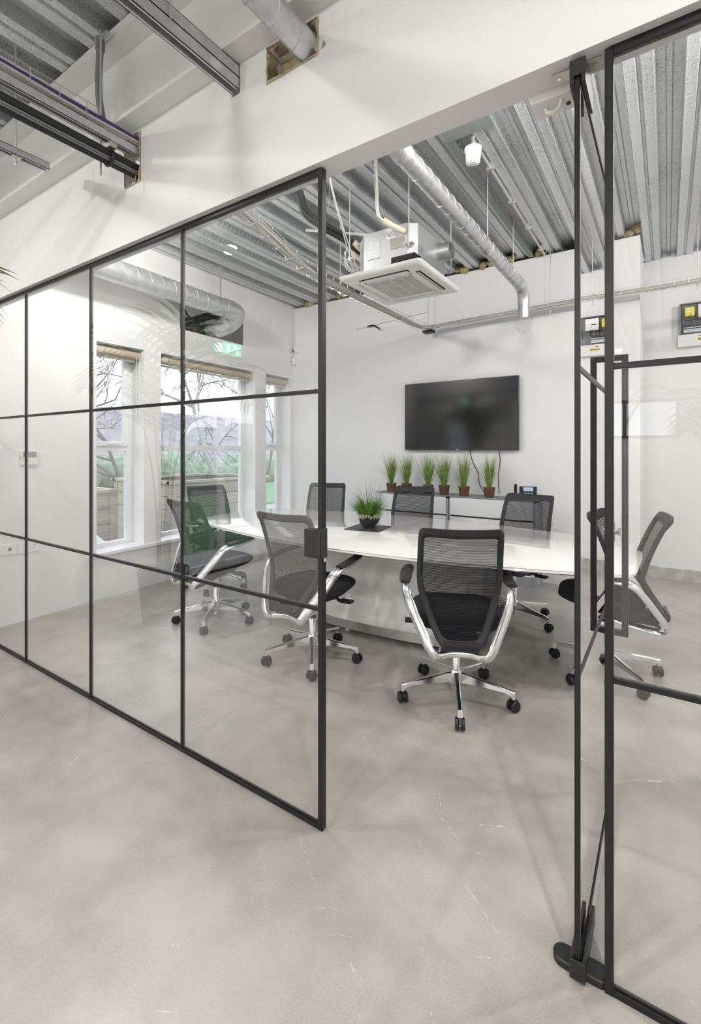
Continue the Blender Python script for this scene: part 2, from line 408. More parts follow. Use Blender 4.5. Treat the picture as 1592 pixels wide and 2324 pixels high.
# ------------------------------------------------------------------ windows
def window(i, h, sash, hsides=True):
    y0, y1, z0, z1 = h
    r = thing('window_%d' % i, 'x', 'x'); del r['label']; del r['category']; r['kind'] = 'structure'
    r.matrix_world = LW @ Matrix.Translation((-.2,0,0))
    fr = MB(); w = .06; zt = 1.40; d = .05
    fr.box((-d,y0-.01,z0),(.0,y0+w,z1)); fr.box((-d,y1-w,z0),(0,y1+.01,z1)); fr.box((-d,y0+w,z1-w),(0,y1-w,z1)); fr.box((-d,y0+w,z0),(0,y1-w,z0+.045)); fr.box((-d,y0+w,zt-.03),(0,y1-w,zt+.03))
    part('frame', fr, pvc, r, bevel=.004)
    sl = MB()
    if sash:
        a, b, c, e = y0+w-.012, y1-w+.012, zt+.018, z1-w+.012; q = .05
        sl.box((-.03,a,c),(.018,a+q,e)); sl.box((-.03,b-q,c),(.018,b,e)); sl.box((-.03,a+q,e-q),(.018,b-q,e)); sl.box((-.03,a+q,c),(.018,b-q,c+q))
        s_ = part('sash', sl, pvc, r, bevel=.005)
        hb = MB(); ym = (a+b)/2; hb.box((.018,ym-.03,c+.010),(.03,ym+.03,c+.035)); hb.tube(ease([(.035,ym-.02,c+.022),(.05,ym+.0,c+.03),(.05,ym+.09,c+.022)],4),.008,8)
        part('handle', hb, pvc, s_)
    g = MB(); g.box((-.03,y0+.05,z0+.04),(-.024,y1-.05,zt-.02)); g.box((-.03,y0+.05,zt+.02),(-.024,y1-.05,z1-.05))
    part('glass_pane', g, win_glass, r)
    return r
for i, h in enumerate(WIN): window(i+1, h, i != 1)
sill = MB().box((-.2,2.31,.405),(.0,2.80,.4345)); sill.box((-.2,3.0,.405),(0,4.425,.4345)); sill.box((-.2,4.635,.405),(0,5.155,.4345)); sill.box((0.0,2.22,.402),(.045,5.19,.4345))
struct('trim_2', sill, pvc, M=LW, bevel=.004)
struct('window_4', MB().box((-.15,-1.6,2.07),(-.10,-.35,2.15)).box((-.15,-1.6,0),(-.1,-1.52,2.15)).box((-.15,-.43,0),(-.1,-.35,2.15)).box((-.15,-1.02,0),(-.1,-.94,2.15)).box((-.15,-1.6,0),(-.1,-.35,.08)), pvc, M=LW)
for i, (a, b, c, d) in enumerate(((-4.0,-2.6,.5,2.7),(-1.7,.2,1.6,2.4))):
    w = MB(); m_ = (a+b)/2; w.box((a,-8.75,c),(a+.06,-8.7,d)); w.box((b-.06,-8.75,c),(b,-8.7,d)); w.box((a,-8.75,d-.06),(b,-8.7,d)); w.box((a,-8.75,c),(b,-8.7,c+.06)); w.box((m_-.03,-8.75,c),(m_+.03,-8.7,d))
    struct('window_%d' % (i+5), w, black_frame)
# roller blinds
names = ['tan roller blind rolled up over the narrow left window', 'long tan roller blind rolled up over the wide middle window', 'tan roller blind rolled up over the narrow window nearest the corner']
for i, h in enumerate(WIN):
    y0, y1, z0, z1 = h
    t = thing('roller_blind', names[i], 'blind', lw(-.075,(y0+y1)/2,z1-.06), TH, 'roller blinds on the window wall')
    L = (y1-y0)/2-.015
    part('fabric_roll', MB().tube([(0,-L,0),(0,L,0)], .042, 20), tan_fabric, t)
    part('bracket', MB().box((-.03,L,-.03),(.03,L+.008,.055)), white_plastic, t); part('bracket', MB().box((-.03,-L-.008,-.03),(.03,-L,.055)), white_plastic, t)
    part('bottom_bar', MB().box((-.05,-L+.01,-.062),(-.038,L-.01,-.038)), white_plastic, t)
    ch = MB(); yy = L-.02
    ch.tube(ease([(.035,yy-.02,0),(.035,yy-.022,-.5),(.035,yy-.022,-.92),(.035,yy-.005,-.965),(.035,yy+.012,-.92),(.035,yy+.012,-.5),(.035,yy+.010,0)],5), .0022, 5)
    part('pull_chain', ch, white_plastic, t)

# ------------------------------------------------------------------ glass partitions
FV0, FV1 = 1.375, 1.394        # frame depth
def partition(name, u_posts, label, end_left=False):
    u0, u1 = u_posts[0], u_posts[-1]
    t = thing(name, label, 'glass partition', ((u0+u1)/2, 1.385, 0))
    for k, u in enumerate(u_posts):
        ww = .020 if k in (0, len(u_posts)-1) else .014
        dd = (FV0-.003, FV1+.003) if k in (0, len(u_posts)-1) else (FV0+.001, FV1-.001)
        part('post', MB().box((u-ww/2, dd[0], 0), (u+ww/2, dd[1], 2.425)), black_frame, t, bevel=.0015, world=True)
    part('head_rail', MB().box((u0,FV0,2.406),(u1,FV1,2.43)), black_frame, t, bevel=.0015, world=True)
    br = MB().box((u0,FV0-.001,0),(u1,1.379,.016)).box((u0,1.390,0),(u1,FV1+.001,.016)).box((u0,1.376,0),(u1,1.393,.008))
    part('floor_channel', br, black_frame, t, world=True)
    for z in (.806, 1.61):
        for a, b in zip(u_posts[:-1], u_posts[1:]):
            part('glazing_bar', MB().box((a+.008,FV0+.001,z-.0075),(b-.008,FV1-.001,z+.0075)), black_frame, t, bevel=.0015, world=True)
    for a, b in zip(u_posts[:-1], u_posts[1:]):
        part('glass_pane', MB().box((a,1.380,.009),(b,1.389,2.41)), glass_m, t, world=True)
    return t
UL = [-1.056-.81*k for k in range(5)]; UL[-1] = -4.318; UL.reverse()
pl = partition('glass_partition', UL, 'long black framed glass partition left of the open doorway')
pr = partition('glass_partition', [-.1245, .683, 1.493, 2.303, 2.98], 'black framed glass partition right of the open doorway')
# keep box for the lock on the left jamb
kb = thing('lock_keep', 'black square lock keep box clamped to the left door jamb at handle height', 'lock box', (-1.09,1.36,.995))
part('housing', MB().box((-1.124,1.364,.996),(-1.050,1.380,1.100)).box((-1.124,1.389,.996),(-1.050,1.405,1.100)), black_plastic, kb, bevel=.0015, world=True)
part('strike_plate', MB().box((-1.0485,1.366,.996),(-1.0445,1.403,1.105)), bezel_m, kb, bevel=.001, world=True)
for zz in (1.075,1.035): part('screw', MB().lathe([(.005,0),(.005,.002)],10,Matrix.Translation((-1.0448,1.384,zz))@Matrix.Rotation(pi/2,4,'Y')), ink, kb, world=True)
part('latch', MB().box((-1.0465,1.378,.985),(-1.039,1.390,.998)), chrome, kb, world=True)

# ------------------------------------------------------------------ the open pivot door
dr = thing('door_1', 'open glass pivot door in a black frame with a tall rectangular pull handle', 'door', (-.195,1.385,0)); dr['kind'] = 'structure'
del dr['label']; del dr['category']
D0, D1, UA, UB = 1.358, 2.235, -.2035, -.1895
part('stile', MB().box((UA,D0,.03),(UB,D0+.012,2.40)), black_frame, dr, bevel=.0015, world=True)
part('stile', MB().box((UA,D1-.012,.03),(UB,D1,2.40)), black_frame, dr, bevel=.0015, world=True)
for z in (.806, 1.61): part('glazing_bar', MB().box((UA,D0+.012,z-.008),(UB,D1-.012,z+.008)), black_frame, dr, bevel=.0015, world=True)
part('bottom_rail', MB().box((-.2035,D0+.012,.022),(-.1895,D1-.012,.040)), black_frame, dr, world=True)
part('top_rail', MB().box((-.2035,D0+.012,2.386),(-.1895,D1-.012,2.402)), black_frame, dr, world=True)
part('glass_pane', MB().box((-.2005,D0+.01,.034),(-.1925,D1-.01,2.396)), glass_m, dr, world=True)
sh = MB().box((-.214,1.352,.012),(-.205,1.545,.062)).box((-.185,1.352,.012),(-.176,1.545,.062)).box((-.214,1.350,.012),(-.176,1.356,.062)); part('bottom_shoe', sh, black_plastic, dr, bevel=.0012, world=True)
sh = MB().box((-.214,1.352,2.352),(-.204,1.50,2.415)).box((-.186,1.352,2.352),(-.176,1.50,2.415)).box((-.214,1.350,2.372),(-.176,1.356,2.415)); part('top_shoe', sh, black_plastic, dr, bevel=.0012, world=True)
h_ = part('pull_handle', MB().box((-.2635,2.118,.665),(-.2415,2.14,1.765)).box((-.1485,2.118,.665),(-.1265,2.14,1.765)).box((-.2415,2.118,1.743),(-.1485,2.14,1.765)).box((-.2415,2.118,.665),(-.1485,2.14,.687)), black_frame, dr, bevel=.0015, world=True)
lk = part('lock_body', MB().box((-.213,2.185,1.01),(-.2005,2.225,1.10)).box((-.1925,2.185,1.01),(-.180,2.225,1.10)), P('dark_steel',(.16,.17,.17),.35,metal=.6), dr, bevel=.006, world=True)
part('thumb_turn', MB().lathe([(.012,0),(.012,.012),(.009,.016)],14,Matrix.Translation((-.180,2.2,1.06))@Matrix.Rotation(pi/2,4,'Y')).box((-.166,2.196,1.045),(-.158,2.204,1.075)), plate_m, dr, world=True)
ky = MB().lathe([(.011,0),(.011,.01)],14,Matrix.Translation((-.223,2.205,1.075))@Matrix.Rotation(pi/2,4,'Y')); ky.box((-.236,2.2035,1.02),(-.233,2.2075,1.06)); ky.lathe([(.013,0),(.013,.003)],14,Matrix.Translation((-.236,2.205,1.068))@Matrix.Rotation(pi/2,4,'Y'))
part('key', ky, bezel_m, dr, world=True)
# floor plate and top plate of the pivot
lp = []
for k in range(12): a = pi/2+pi*k/11; lp.append((-.235+.028*cos(a), .028*sin(a)))
for k in range(12): a = -pi/2+pi*k/11; lp.append((-.150+.028*cos(a), .028*sin(a)))
mb = MB().loft([[(x,1.402+y,0) for x,y in lp],[(x,1.402+y,.017) for x,y in lp],[(-.1925+(x+.1925)*.97,1.402+y*.9,.02) for x,y in lp]])
solo('floor_pivot', mb, black_plastic, 'black pill-shaped floor plate under the foot of the open glass door', 'door pivot')
tp = thing('pivot_plate', 'satin metal plate screwed to the white soffit above the open door', 'metal plate', (-.2,1.41,2.424))
part('plate', MB().box((-.265,1.392,2.424),(-.143,1.432,2.43)), plate_m, tp, world=True, bevel=.001)
for x in (-.25,-.16): part('screw', MB().lathe([(.005,2.4225),(.005,2.4245)],10,Matrix.Translation((x,1.412,0))), chrome, tp, world=True)

# ------------------------------------------------------------------ conference chairs
def interp(tab, z):
    if z <= tab[0][0]: return tab[0][1]
    for (a, b), (c, d) in zip(tab, tab[1:]):
        if z <= c: return b+(d-b)*(z-a)/(c-a)
    return tab[-1][1]
YP = [(.40,-.315),(.45,-.29),(.52,-.25),(.60,-.212),(.66,-.205),(.75,-.228),(.85,-.265),(.93,-.30),(1.01,-.345)]
def by(x, z): return interp(YP, z) + .035*(x/.22)**2
def back_meshes():
    half = [(.0,.398),(.07,.399),(.098,.408),(.122,.435),(.150,.49),(.178,.56),(.200,.615),(.214,.66),(.219,.72),(.217,.80),(.214,.88),(.211,.95),(.207,.98),(.198,.996),(.182,1.002),(.12,1.0),(.06,.999),(0,.998)]
    inn = [(.0,.436),(.06,.437),(.082,.445),(.100,.465),(.124,.515),(.148,.575),(.168,.628),(.181,.672),(.187,.72),(.186,.80),(.184,.87),(.182,.92),(.180,.940),(.174,.948),(.16,.951),(.11,.950),(.06,.949),(0,.948)]
    def full(h): return h + [(-x, z) for x, z in reversed(h[1:-1])]
    o, i_ = full(half), full(inn); n = len(o)
    L = [[], [], [], [], [], []]
    for (a, c), (b, d) in zip(o, i_):
        th = .026 if c > .96 else .020
        ya, yb = by(a, c), by(b, d); m = ((a+b)/2, (c+d)/2); ym = by(*m)
        L[0].append((a, ya+.004, c)); L[1].append((m[0], ym+.010, m[1])); L[2].append((b, yb+.003, d)); L[3].append((b, yb-.006, d)); L[4].append((m[0], ym-th, m[1])); L[5].append((a, ya-th*.55, c))
    fr = MB(); fr.loft(L, False, False)
    k = len(fr.v)//6
    for j in range(n): fr.f.append((5*n+j, 5*n+(j+1)%n, (j+1)%n, j))
    pn = MB(); rows = []
    zs = [.438+(.949-.438)*k/26 for k in range(27)]
    innz = [(z, x) for x, z in inn[1:-3]]
    for z in zs:
        w = interp(innz, z)+.004
        rows.append([(x, by(x, z)-.001, z) for x in [w*(-1+2*q/12) for q in range(13)]])
    for R in rows: pn.v += R
    for a in range(26):
        for b in range(12): pn.f.append((a*13+b, a*13+b+1, (a+1)*13+b+1, (a+1)*13+b))
    return fr.mesh('back_frame', 1.2), pn.mesh('back_mesh', 1.5)
def outline(w, d0, d1, n=40, e=3.6, cx=0):
    out = []
    for k in range(n):
        a = 2*pi*k/n; c, s_ = cos(a), sin(a)
        x = w*math.copysign(abs(c)**(2/e), c); y = math.copysign(abs(s_)**(2/e), s_)
        y = (d0+d1)/2 + y*(d1-d0)/2
        x *= 1-.10*max(0, (y-d0)/(d1-d0)-.55)-.12*max(0, .3-(y-d0)/(d1-d0))
        out.append((x, y))
    return out
def seat_mesh():
    mb = MB(); loops = []
    for sc, z, lift in ((.80,.437,.035),(.92,.447,.032),(.985,.468,.02),(1.0,.49,.0),(.985,.508,-.004),(.93,.519,-.006),(.80,.524,-.006)):
        loops.append([(x*sc, .02+(y-.02)*sc, z+lift*max(0, (y+.05)/.3)) for x, y in outline(.252,-.215,.265)])
    mb.loft(loops); return mb.mesh('seat', 1.0)
CH = {}
def chair_meshes():
    CH['fr'], CH['pn'] = back_meshes(); CH['seat'] = seat_mesh()
    mb = MB()
    mb.lathe([(.012,.045),(.024,.05),(.024,.27),(.020,.275)], 20); mb.lathe([(.033,.085),(.036,.10),(.036,.15),(.026,.165)], 20); mb.lathe([(.0135,.28),(.0135,.40)], 14)
    CH['col'] = mb.mesh('gas_column')
    CH['collar'] = MB().lathe([(.022,.268),(.028,.272),(.028,.281),(.018,.286)], 20).mesh('collar')
    leg = MB(); secs = []
    for r, w, z0, z1 in ((.02,.018,.095,.155),(.06,.018,.098,.150),(.16,.015,.098,.130),(.27,.013,.093,.112),(.300,.013,.080,.105),(.318,.012,.064,.103)):
        secs.append([(r,-w,z0),(r,-w*.9,z1-.004),(r,-w*.5,z1),(r,w*.5,z1),(r,w*.9,z1-.004),(r,w,z0)])
    leg.loft(secs); leg.lathe([(.011,.058),(.011,.1)], 12, Matrix.Translation((.308,0,0)))
    CH['leg'] = leg.mesh('base_leg', .5)
    c = MB()
    for s in (-1, 1):
        M = Matrix.Translation((0, s*.0155, .030)) @ Matrix.Rotation(pi/2, 4, 'X')
        c.lathe([(.018,-.009),(.027,-.0085),(.030,-.005),(.030,.005),(.027,.0085),(.018,.009),(.012,.0085)], 22, M)
    c.lathe([(.009,.03),(.012,.05),(.012,.064)], 12); hood = []
    for k in range(9):
        a = radians(20+k*17.5); hood.append((.0335*cos(a), 0, .030+.0335*sin(a)))
    c.band(hood, .014, .004, (0,1,0)); c.tube([(0,-.02,.03),(0,.02,.03)], .006, 8)
    CH['caster'] = c.mesh('caster')
    pth = [(.262,.165,.672),(.276,.09,.664),(.283,.0,.654),(.281,-.085,.646),(.270,-.145,.618),(.245,-.195,.555),(.205,-.245,.48),(.160,-.298,.40),(.135,-.312,.365),(.112,-.292,.342),(.095,-.235,.338),(.075,-.12,.352),(.06,-.03,.372)]
    for s in (-1, 1):
        p = ease([(x*s, y, z) for x, y, z in pth], 5)
        mb = MB(); mb.tube(p, [.027 if q.z > .40 else .022 for q in p], 12, ry=.012, up=(s*.5,.5,.7))
        CH['arm', s] = mb.mesh('arm', 1.0)
        q = MB(); lo = []
        for t, w in ((0,.022),(.06,.032),(.2,.036),(.5,.036),(.85,.033),(1,.026)):
            y = .185-.285*t; x = s*interp([(0,.264),(.3,.276),(.7,.283),(1,.281)], t); z = .686-.022*t
            lo.append([(x+w*cos(2*pi*k/12), y, z+(.011*sin(2*pi*k/12) if sin(2*pi*k/12) > 0 else .007*sin(2*pi*k/12))) for k in range(12)])
        q.loft(lo); CH['pad', s] = q.mesh('arm_pad', 1.0)
        lv = MB(); lv.tube([(s*.07,.03,.418),(s*.20,.035,.412)], .007, 8); lv.loft([[(s*(x),y+.02,z) for y,z in ((-.010,.406),(.012,.406),(.012,.418),(-.010,.418))] for x in (.19,.205)] ); lv.box((min(s*.20,s*.285),.022-.006,.400),(max(s*.20,s*.285),.068,.414))
        CH['lever', s] = lv.mesh('lever')
    cb = MB(); cb.tube(ease([(-.115,-.285,.345),(-.06,-.272,.356),(0,-.268,.36),(.06,-.272,.356),(.115,-.285,.345)],5), .013, 10, ry=.020, up=(0,0,1)); CH['bar'] = cb.mesh('cross_bar')
    mc = MB(); mc.loft([[(-.09*s,-.27,.36+.01*0),( .09*s,-.27,.36),(.09*s,-.27,.40),(-.09*s,-.27,.40)] for s in (1,)]+[[(-.10,-.1,.375),(.10,-.1,.375),(.10,-.1,.445),(-.10,-.1,.445)],[(-.10,.10,.385),(.10,.10,.385),(.10,.10,.445),(-.10,.10,.445)],[(-.08,.16,.42),(.08,.16,.42),(.08,.16,.445),(-.08,.16,.445)]])
    CH['mech'] = mc.mesh('mechanism')
    br = MB(); br.band(ease([(0,-.255,.385),(0,-.305,.392),(0,-.325,.41),(0,-.322,.44)],4), .17, .014, (1,0,0)); CH['bracket'] = br.mesh('back_bracket')
chair_meshes()
def chair(x, y, facing, phase, label, seed):
    rz = radians(facing-90); t = thing('conference_chair', label, 'chair', (x,y,0), rz, 'black mesh swivel chairs round the white table')
    def pt(n, key, mat): return part(n, CH[key], mat, t)
    pt('seat', 'seat', black_fab); b = pt('backrest', 'fr', frame_fab)
    part('back_mesh', CH['pn'], mesh_m, b)
    for s in (-1, 1):
        a = pt('arm', ('arm', s), chrome); part('arm_pad', CH['pad', s], black_plastic, a); pt('lever', ('lever', s), black_plastic)
    pt('cross_bar', 'bar', chrome); pt('mechanism', 'mech', black_plastic); pt('back_bracket', 'bracket', black_plastic)
    c = pt('gas_column', 'col', chrome); part('collar', CH['collar'], black_plastic, c)
    random.seed(seed)
    for k in range(5):
        l = part('base_leg', CH['leg'], chrome, t, rot=(0,0,radians(phase+72*k)-rz))
        part('caster', CH['caster'], black_plastic, l, loc=(.308,0,0), rot=(0,0,random.uniform(0,2*pi)))
    return t
chair(-.987,2.533,116,7,'nearest black mesh chair, its back to the open doorway',1)
chair(-1.972,2.479,92,20,'black mesh chair seen from behind, cut by the jamb with the lock box',2)
chair(-3.06,2.59,86,15,'black mesh chair wholly behind the left glass, seen from behind, nearer of two there',3)
chair(-3.78,3.23,345,10,'black mesh chair at the window end of the table, behind another chair',4)
chair(-3.10,4.04,292,30,'black mesh chair across the table, left of the bowl of green grass',5)
chair(-2.13,4.16,281,40,'black mesh chair across the table, just right of the bowl of green grass',6)
chair(-1.04,3.94,260,52,'black mesh chair across the table in front of the desk phone',7)
chair(-.325,3.33,187,26,'black mesh chair at the right table end, seen from the side through glass',8)

# ------------------------------------------------------------------ meeting table
tb = thing('meeting_table', 'large glossy white boat shaped meeting table on a curved pedestal with steel plinth', 'table', (-1.91,3.32,0))
def hw(x): return .80-.11*x*x
def half(sgn):
    pts = []; xs = [0]+[i*1.70/16 for i in range(1,17)]
    gap = .0012
    lo = [(sgn*max(x,gap), -hw(x)) for x in xs]
    lo += [(sgn*1.745, -hw(1.72)+.02), (sgn*1.77, -hw(1.75)+.08), (sgn*1.785, 0), (sgn*1.77, hw(1.75)-.08), (sgn*1.745, hw(1.72)-.02)]
    lo += [(sgn*max(x,gap), hw(x)) for x in reversed(xs)]
    if sgn < 0: lo.reverse()
    return lo
for s in (1, -1):
    lo = half(s); mb = MB(); loops = []
    for ins, z in ((.060,.700),(.0,.722),(-.003,.732),(0,.738),(.006,.741)):
        L = []
        for x, y in lo:
            ax = abs(x); kx = (ax-ins*(ax/1.785)**4) if ax > .01 else ax
            L.append((-1.91+math.copysign(kx, x), 3.32+y-math.copysign(min(ins, abs(y)), y)*(.0 if y == 0 else 1), z))
        loops.append(L)
    mb.loft(loops); part('tabletop', mb, gloss_white, tb, world=True, smooth=.5)
def base_plan(sv, su, z):
    lo = []; n = 20
    for i in range(n+1):
        x = -.965+1.93*i/n; lo.append((-2.055+x*su, 3.32-sv*(.345-.135*(x/.965)**2), z))
    for i in range(n+1):
        x = .965-1.93*i/n; lo.append((-2.055+x*su, 3.32+sv*(.345-.135*(x/.965)**2), z))
    return lo
part('plinth', MB().loft([base_plan(.985,1,.022), base_plan(.985,1,.088)]), brushed, tb, world=True, smooth=.4)
part('pedestal', MB().loft([base_plan(.97,.985,.088), base_plan(.93,.97,.15), base_plan(.84,.945,.28), base_plan(.80,.935,.42), base_plan(.84,.95,.54), base_plan(.95,.985,.63), base_plan(1.05,1.02,.69), base_plan(1.07,1.03,.705)]), gloss_white, tb, world=True, smooth=.6)
for x, y in ((-2.05,3.02),(-1.2,3.14),(-2.9,3.14),(-2.05,3.62)): part('levelling_foot', MB().lathe([(.022,0),(.022,.010),(.012,.012),(.012,.022)],14,Matrix.Translation((x,y,0))), white_plastic, tb, world=True)
for x, y in ((-1.62,3.32),(-2.45,3.32)): part('cable_flap', MB().box((x-.10,y-.045,.7395),(x+.10,y+.045,.7425)), gloss_grey, tb, world=True, bevel=.001)
# slate mat, bowl and grass
M = Matrix.Translation((-2.045,3.31,.7415)) @ Matrix.Rotation(radians(8), 4, 'Z')
solo('slate_mat', MB().box((-.15,-.15,0),(.15,.15,.006),M), slate_m, 'square black slate mat under the glass bowl on the table', 'mat', bevel=.001)
bw = thing('grass_bowl', 'clear glass bowl of pebbles and bushy green grass on the table', 'plant', (-2.045,3.32,.7478))
part('bowl', MB().lathe([(.058,0),(.062,.004),(.085,.05),(.112,.10),(.134,.138),(.137,.140),(.131,.138),(.108,.10),(.081,.052),(.058,.008),(.01,.008)],40,cap=False), bowl_glass, bw)
part('soil', MB().lathe([(.052,.010),(.0785,.05),(.094,.078),(.05,.086),(.0,.088)],32), soil, bw)
random.seed(11); pb = MB()
def blob(mb, c, r, seed=0, n=6, m=5, sq=(1,1,1)):
    lo = []
    for i in range(1, m):
        a = pi*i/m; lo.append([(c[0]+r*sq[0]*sin(a)*cos(2*pi*j/n)*(1+.2*mnoise.noise(Vector((i,j,seed)))), c[1]+r*sq[1]*sin(a)*sin(2*pi*j/n)*(1+.2*mnoise.noise(Vector((j,i,seed+9)))), c[2]-r*sq[2]*cos(a)) for j in range(n)])
    mb.loft(lo)
for k in range(420):
    a = random.uniform(0,2*pi); z = random.uniform(.083,.112); R = (.081+(z-.052)*.56)*random.choice((1,1,1,.6,.3))-.007
    blob(pb, (R*cos(a), R*sin(a), z), random.uniform(.005,.009), k)
pbo = part('pebbles', pb, pebble_m, bw); pbo['kind'] = 'stuff'
def blade(mb, base, az, length, lean, width, droop=0.0, seg=6):
    """one tapered arching blade"""
    p = Vector(base); d = Vector((cos(az)*sin(lean), sin(az)*sin(lean), cos(lean))); side = Vector((-sin(az), cos(az), 0)); vs = []; fs = []
    nrm = Vector((cos(az), sin(az), 0))
    for k in range(seg+1):
        t = k/seg; w = width*(1-t**1.6)*.5+.0002
        vs += [p-side*w, p+nrm*w*.25, p+side*w]
        p = p+d*length/seg; d = (d+nrm*droop/seg*(1+t)+Vector((0,0,-1))*droop/seg*t*1.6).normalized()
    for k in range(seg):
        a = k*3; fs += [(a,a+1,a+4,a+3),(a+1,a+2,a+5,a+4)]
    mb.add(vs, fs)
g1, g2 = MB(), MB()
for k in range(420):
    a = random.uniform(0,2*pi); r = random.uniform(0,.075)
    blade(g1, (r*cos(a),r*sin(a),.09), a+random.uniform(-.5,.5), random.uniform(.14,.23), random.uniform(.15,1.05), random.uniform(.005,.009), random.uniform(.4,1.5))
for k in range(150):
    a = random.uniform(0,2*pi); r = random.uniform(0,.05)
    blade(g2, (r*cos(a),r*sin(a),.09), a+random.uniform(-.4,.4), random.uniform(.22,.36), random.uniform(.1,1.0), .0022, random.uniform(.1,.8))
o = part('grass', g1, grass_deep, bw); o['kind'] = 'stuff'
o = part('wispy_grass', g2, wisp_m, bw); o['kind'] = 'stuff'

# ------------------------------------------------------------------ cabinets, planters, phone
def cabinet(x0, x1, label):
    t = thing('storage_cabinet', label, 'cabinet', ((x0+x1)/2,5.06,0), 0, 'low white-fronted cabinets along the back wall')
    cc = MB().box((x0,4.925,.0),(x0+.018,5.215,.868)).box((x1-.018,4.925,0),(x1,5.215,.868)).box((x0,4.925,.850),(x1,5.215,.868)).box((x0,4.94,.0),(x1,4.955,.12)).box((x0,5.20,.0),(x1,5.215,.868)).box((x0,4.93,.12),(x1,5.2,.138))
    part('carcass', cc, gloss_grey, t, world=True)
    part('drawer', MB().box((x0+.02,4.905,.672),(x1-.02,4.925,.862)), cab_white, t, world=True, bevel=.0015)
    m = (x0+x1)/2
    part('door', MB().box((x0+.02,4.905,.15),(m-.002,4.925,.655)), cab_white, t, world=True, bevel=.0015)
    part('door', MB().box((m+.002,4.905,.15),(x1-.02,4.925,.655)), cab_white, t, world=True, bevel=.0015)
    part('grip_strip', MB().box((x0+.02,4.912,.655),(x1-.02,4.93,.672)), bezel_m, t, world=True)
cabinet(-2.88,-2.012,'low white cabinet under the left grass pots, half hidden by chairs')
cabinet(-2.0,-1.09,'low white cabinet under the right grass pots and the desk phone')
solo('shelf_top', MB().box((-2.93,4.90,.868),(-1.085,5.215,.876)), grey_panel, 'thin grey top board lying across both low cabinets under the potted grasses', 'shelf', bevel=.001)
# six potted grasses
pu = [(889,'leftmost'),(924,'second from the left'),(974,'third from the left'),(1009,'third from the right'),(1055,'second from the right'),(1112,'rightmost')]
us = [-2.755,-2.555,-2.275,-2.085,-1.85,-1.575]
pot = MB(); pot.lathe([(.045,0),(.048,.003),(.060,.095),(.063,.098),(.063,.105),(.057,.105),(.055,.09)],28); potm = pot.mesh('pot')
for k, u in enumerate(us):
    t = thing('potted_grass', 'spiky green grass in a brown pot, %s of six under the television' % pu[k][1], 'plant', (u,4.985+.01*(k%2),.8765), 0, 'six potted grasses on the cabinets')
    part('pot', potm, wicker, t); part('soil', MB().lathe([(.0,.088),(.054,.088)],20), soil, t)
    random.seed(100+k); g = MB()
    for j in range(210):
        a = random.uniform(0,2*pi); r = random.uniform(0,.018); L = random.uniform(.22,.42)
        blade(g, (r*cos(a), r*sin(a), .088), a+random.uniform(-.3,.3), L, min(abs(random.gauss(0,.27))+.02, .28 if sin(a) > .2 else .75)*(.8 if sin(a) > .2 else 1), random.uniform(.003,.0055), random.uniform(0,.25), 4)
    o = part('grass', g, grass_m, t); o['kind'] = 'stuff'
# phone
ph = thing('desk_phone', 'black desk phone with a small lit display on the right-hand cabinet', 'telephone', (-1.22,5.02,.877), radians(14))
Mt = Matrix.Translation((0,0,.055)) @ Matrix.Rotation(radians(52), 4, 'X')
part('body', MB().box((-.05,-.085,-.012),(.12,.085,.012),Mt), bezel_m, ph, bevel=.006)
part('foot', MB().box((-.03,.0,0),(.10,.06,.07)), bezel_m, ph)
part('display', MB().box((-.01,.025,.0125),(.085,.07,.014),Mt), lcd_on, ph)
part('handset', MB().tube(ease([(-.085,-.09,.018),(-.085,-.06,.032),(-.085,.0,.038),(-.085,.06,.032),(-.085,.09,.018)],4), .017, 10).mesh('handset'), black_plastic, ph, rot=(radians(52),0,0), loc=(0,0,.055))
kk = MB()
for a in range(4):
    for b in range(3): kk.box((.0+b*.03,-.06+a*.018,.012),(.018+b*.03,-.05+a*.018,.015),Mt)
part('keypad', kk, gloss_grey, ph)
part('cord', MB().tube(ease([(-.085,.06,.03),(-.14,.03,.01),(-.1,-.08,.02),(-.02,-.12,.01),(.05,-.08,.012)],5), .004, 6), black_plastic, ph)
# television
tv = thing('television', 'large black wall-mounted television, switched off, above the row of potted grasses', 'television', (-1.987,5.18,1.375))
part('casing', MB().box((-2.662,5.155,1.377),(-1.312,5.19,2.175)), bezel_m, tv, world=True, bevel=.003)
part('screen', MB().box((-2.652,5.1525,1.392),(-1.322,5.156,2.167)), screen_m, tv, world=True)
part('logo', MB().box((-2.012,5.1515,1.3800),(-1.972,5.1545,1.3875)), P('silver_print',(.6,.6,.62),.4), tv, world=True)
part('wall_bracket', MB().box((-2.3,5.19,1.55),(-1.7,5.219,2.0)), bezel_m, tv, world=True)
solo('power_cable', MB().tube(ease([(-1.86,5.19,1.38),(-1.83,5.2,1.25),(-1.77,5.205,1.12),(-1.75,5.2,1.0),(-1.70,5.19,.92),(-1.68,5.17,.88)],6), .0045, 6), black_plastic, 'black cable hanging from the television down behind the second grass pot from the right', 'cable')
solo('power_cable', MB().tube(ease([(-1.53,5.19,1.38),(-1.52,5.2,1.25),(-1.54,5.205,1.10),(-1.53,5.2,.9)],6), .0045, 6), black_plastic, 'black cable hanging from the television behind the rightmost grass pot', 'cable')

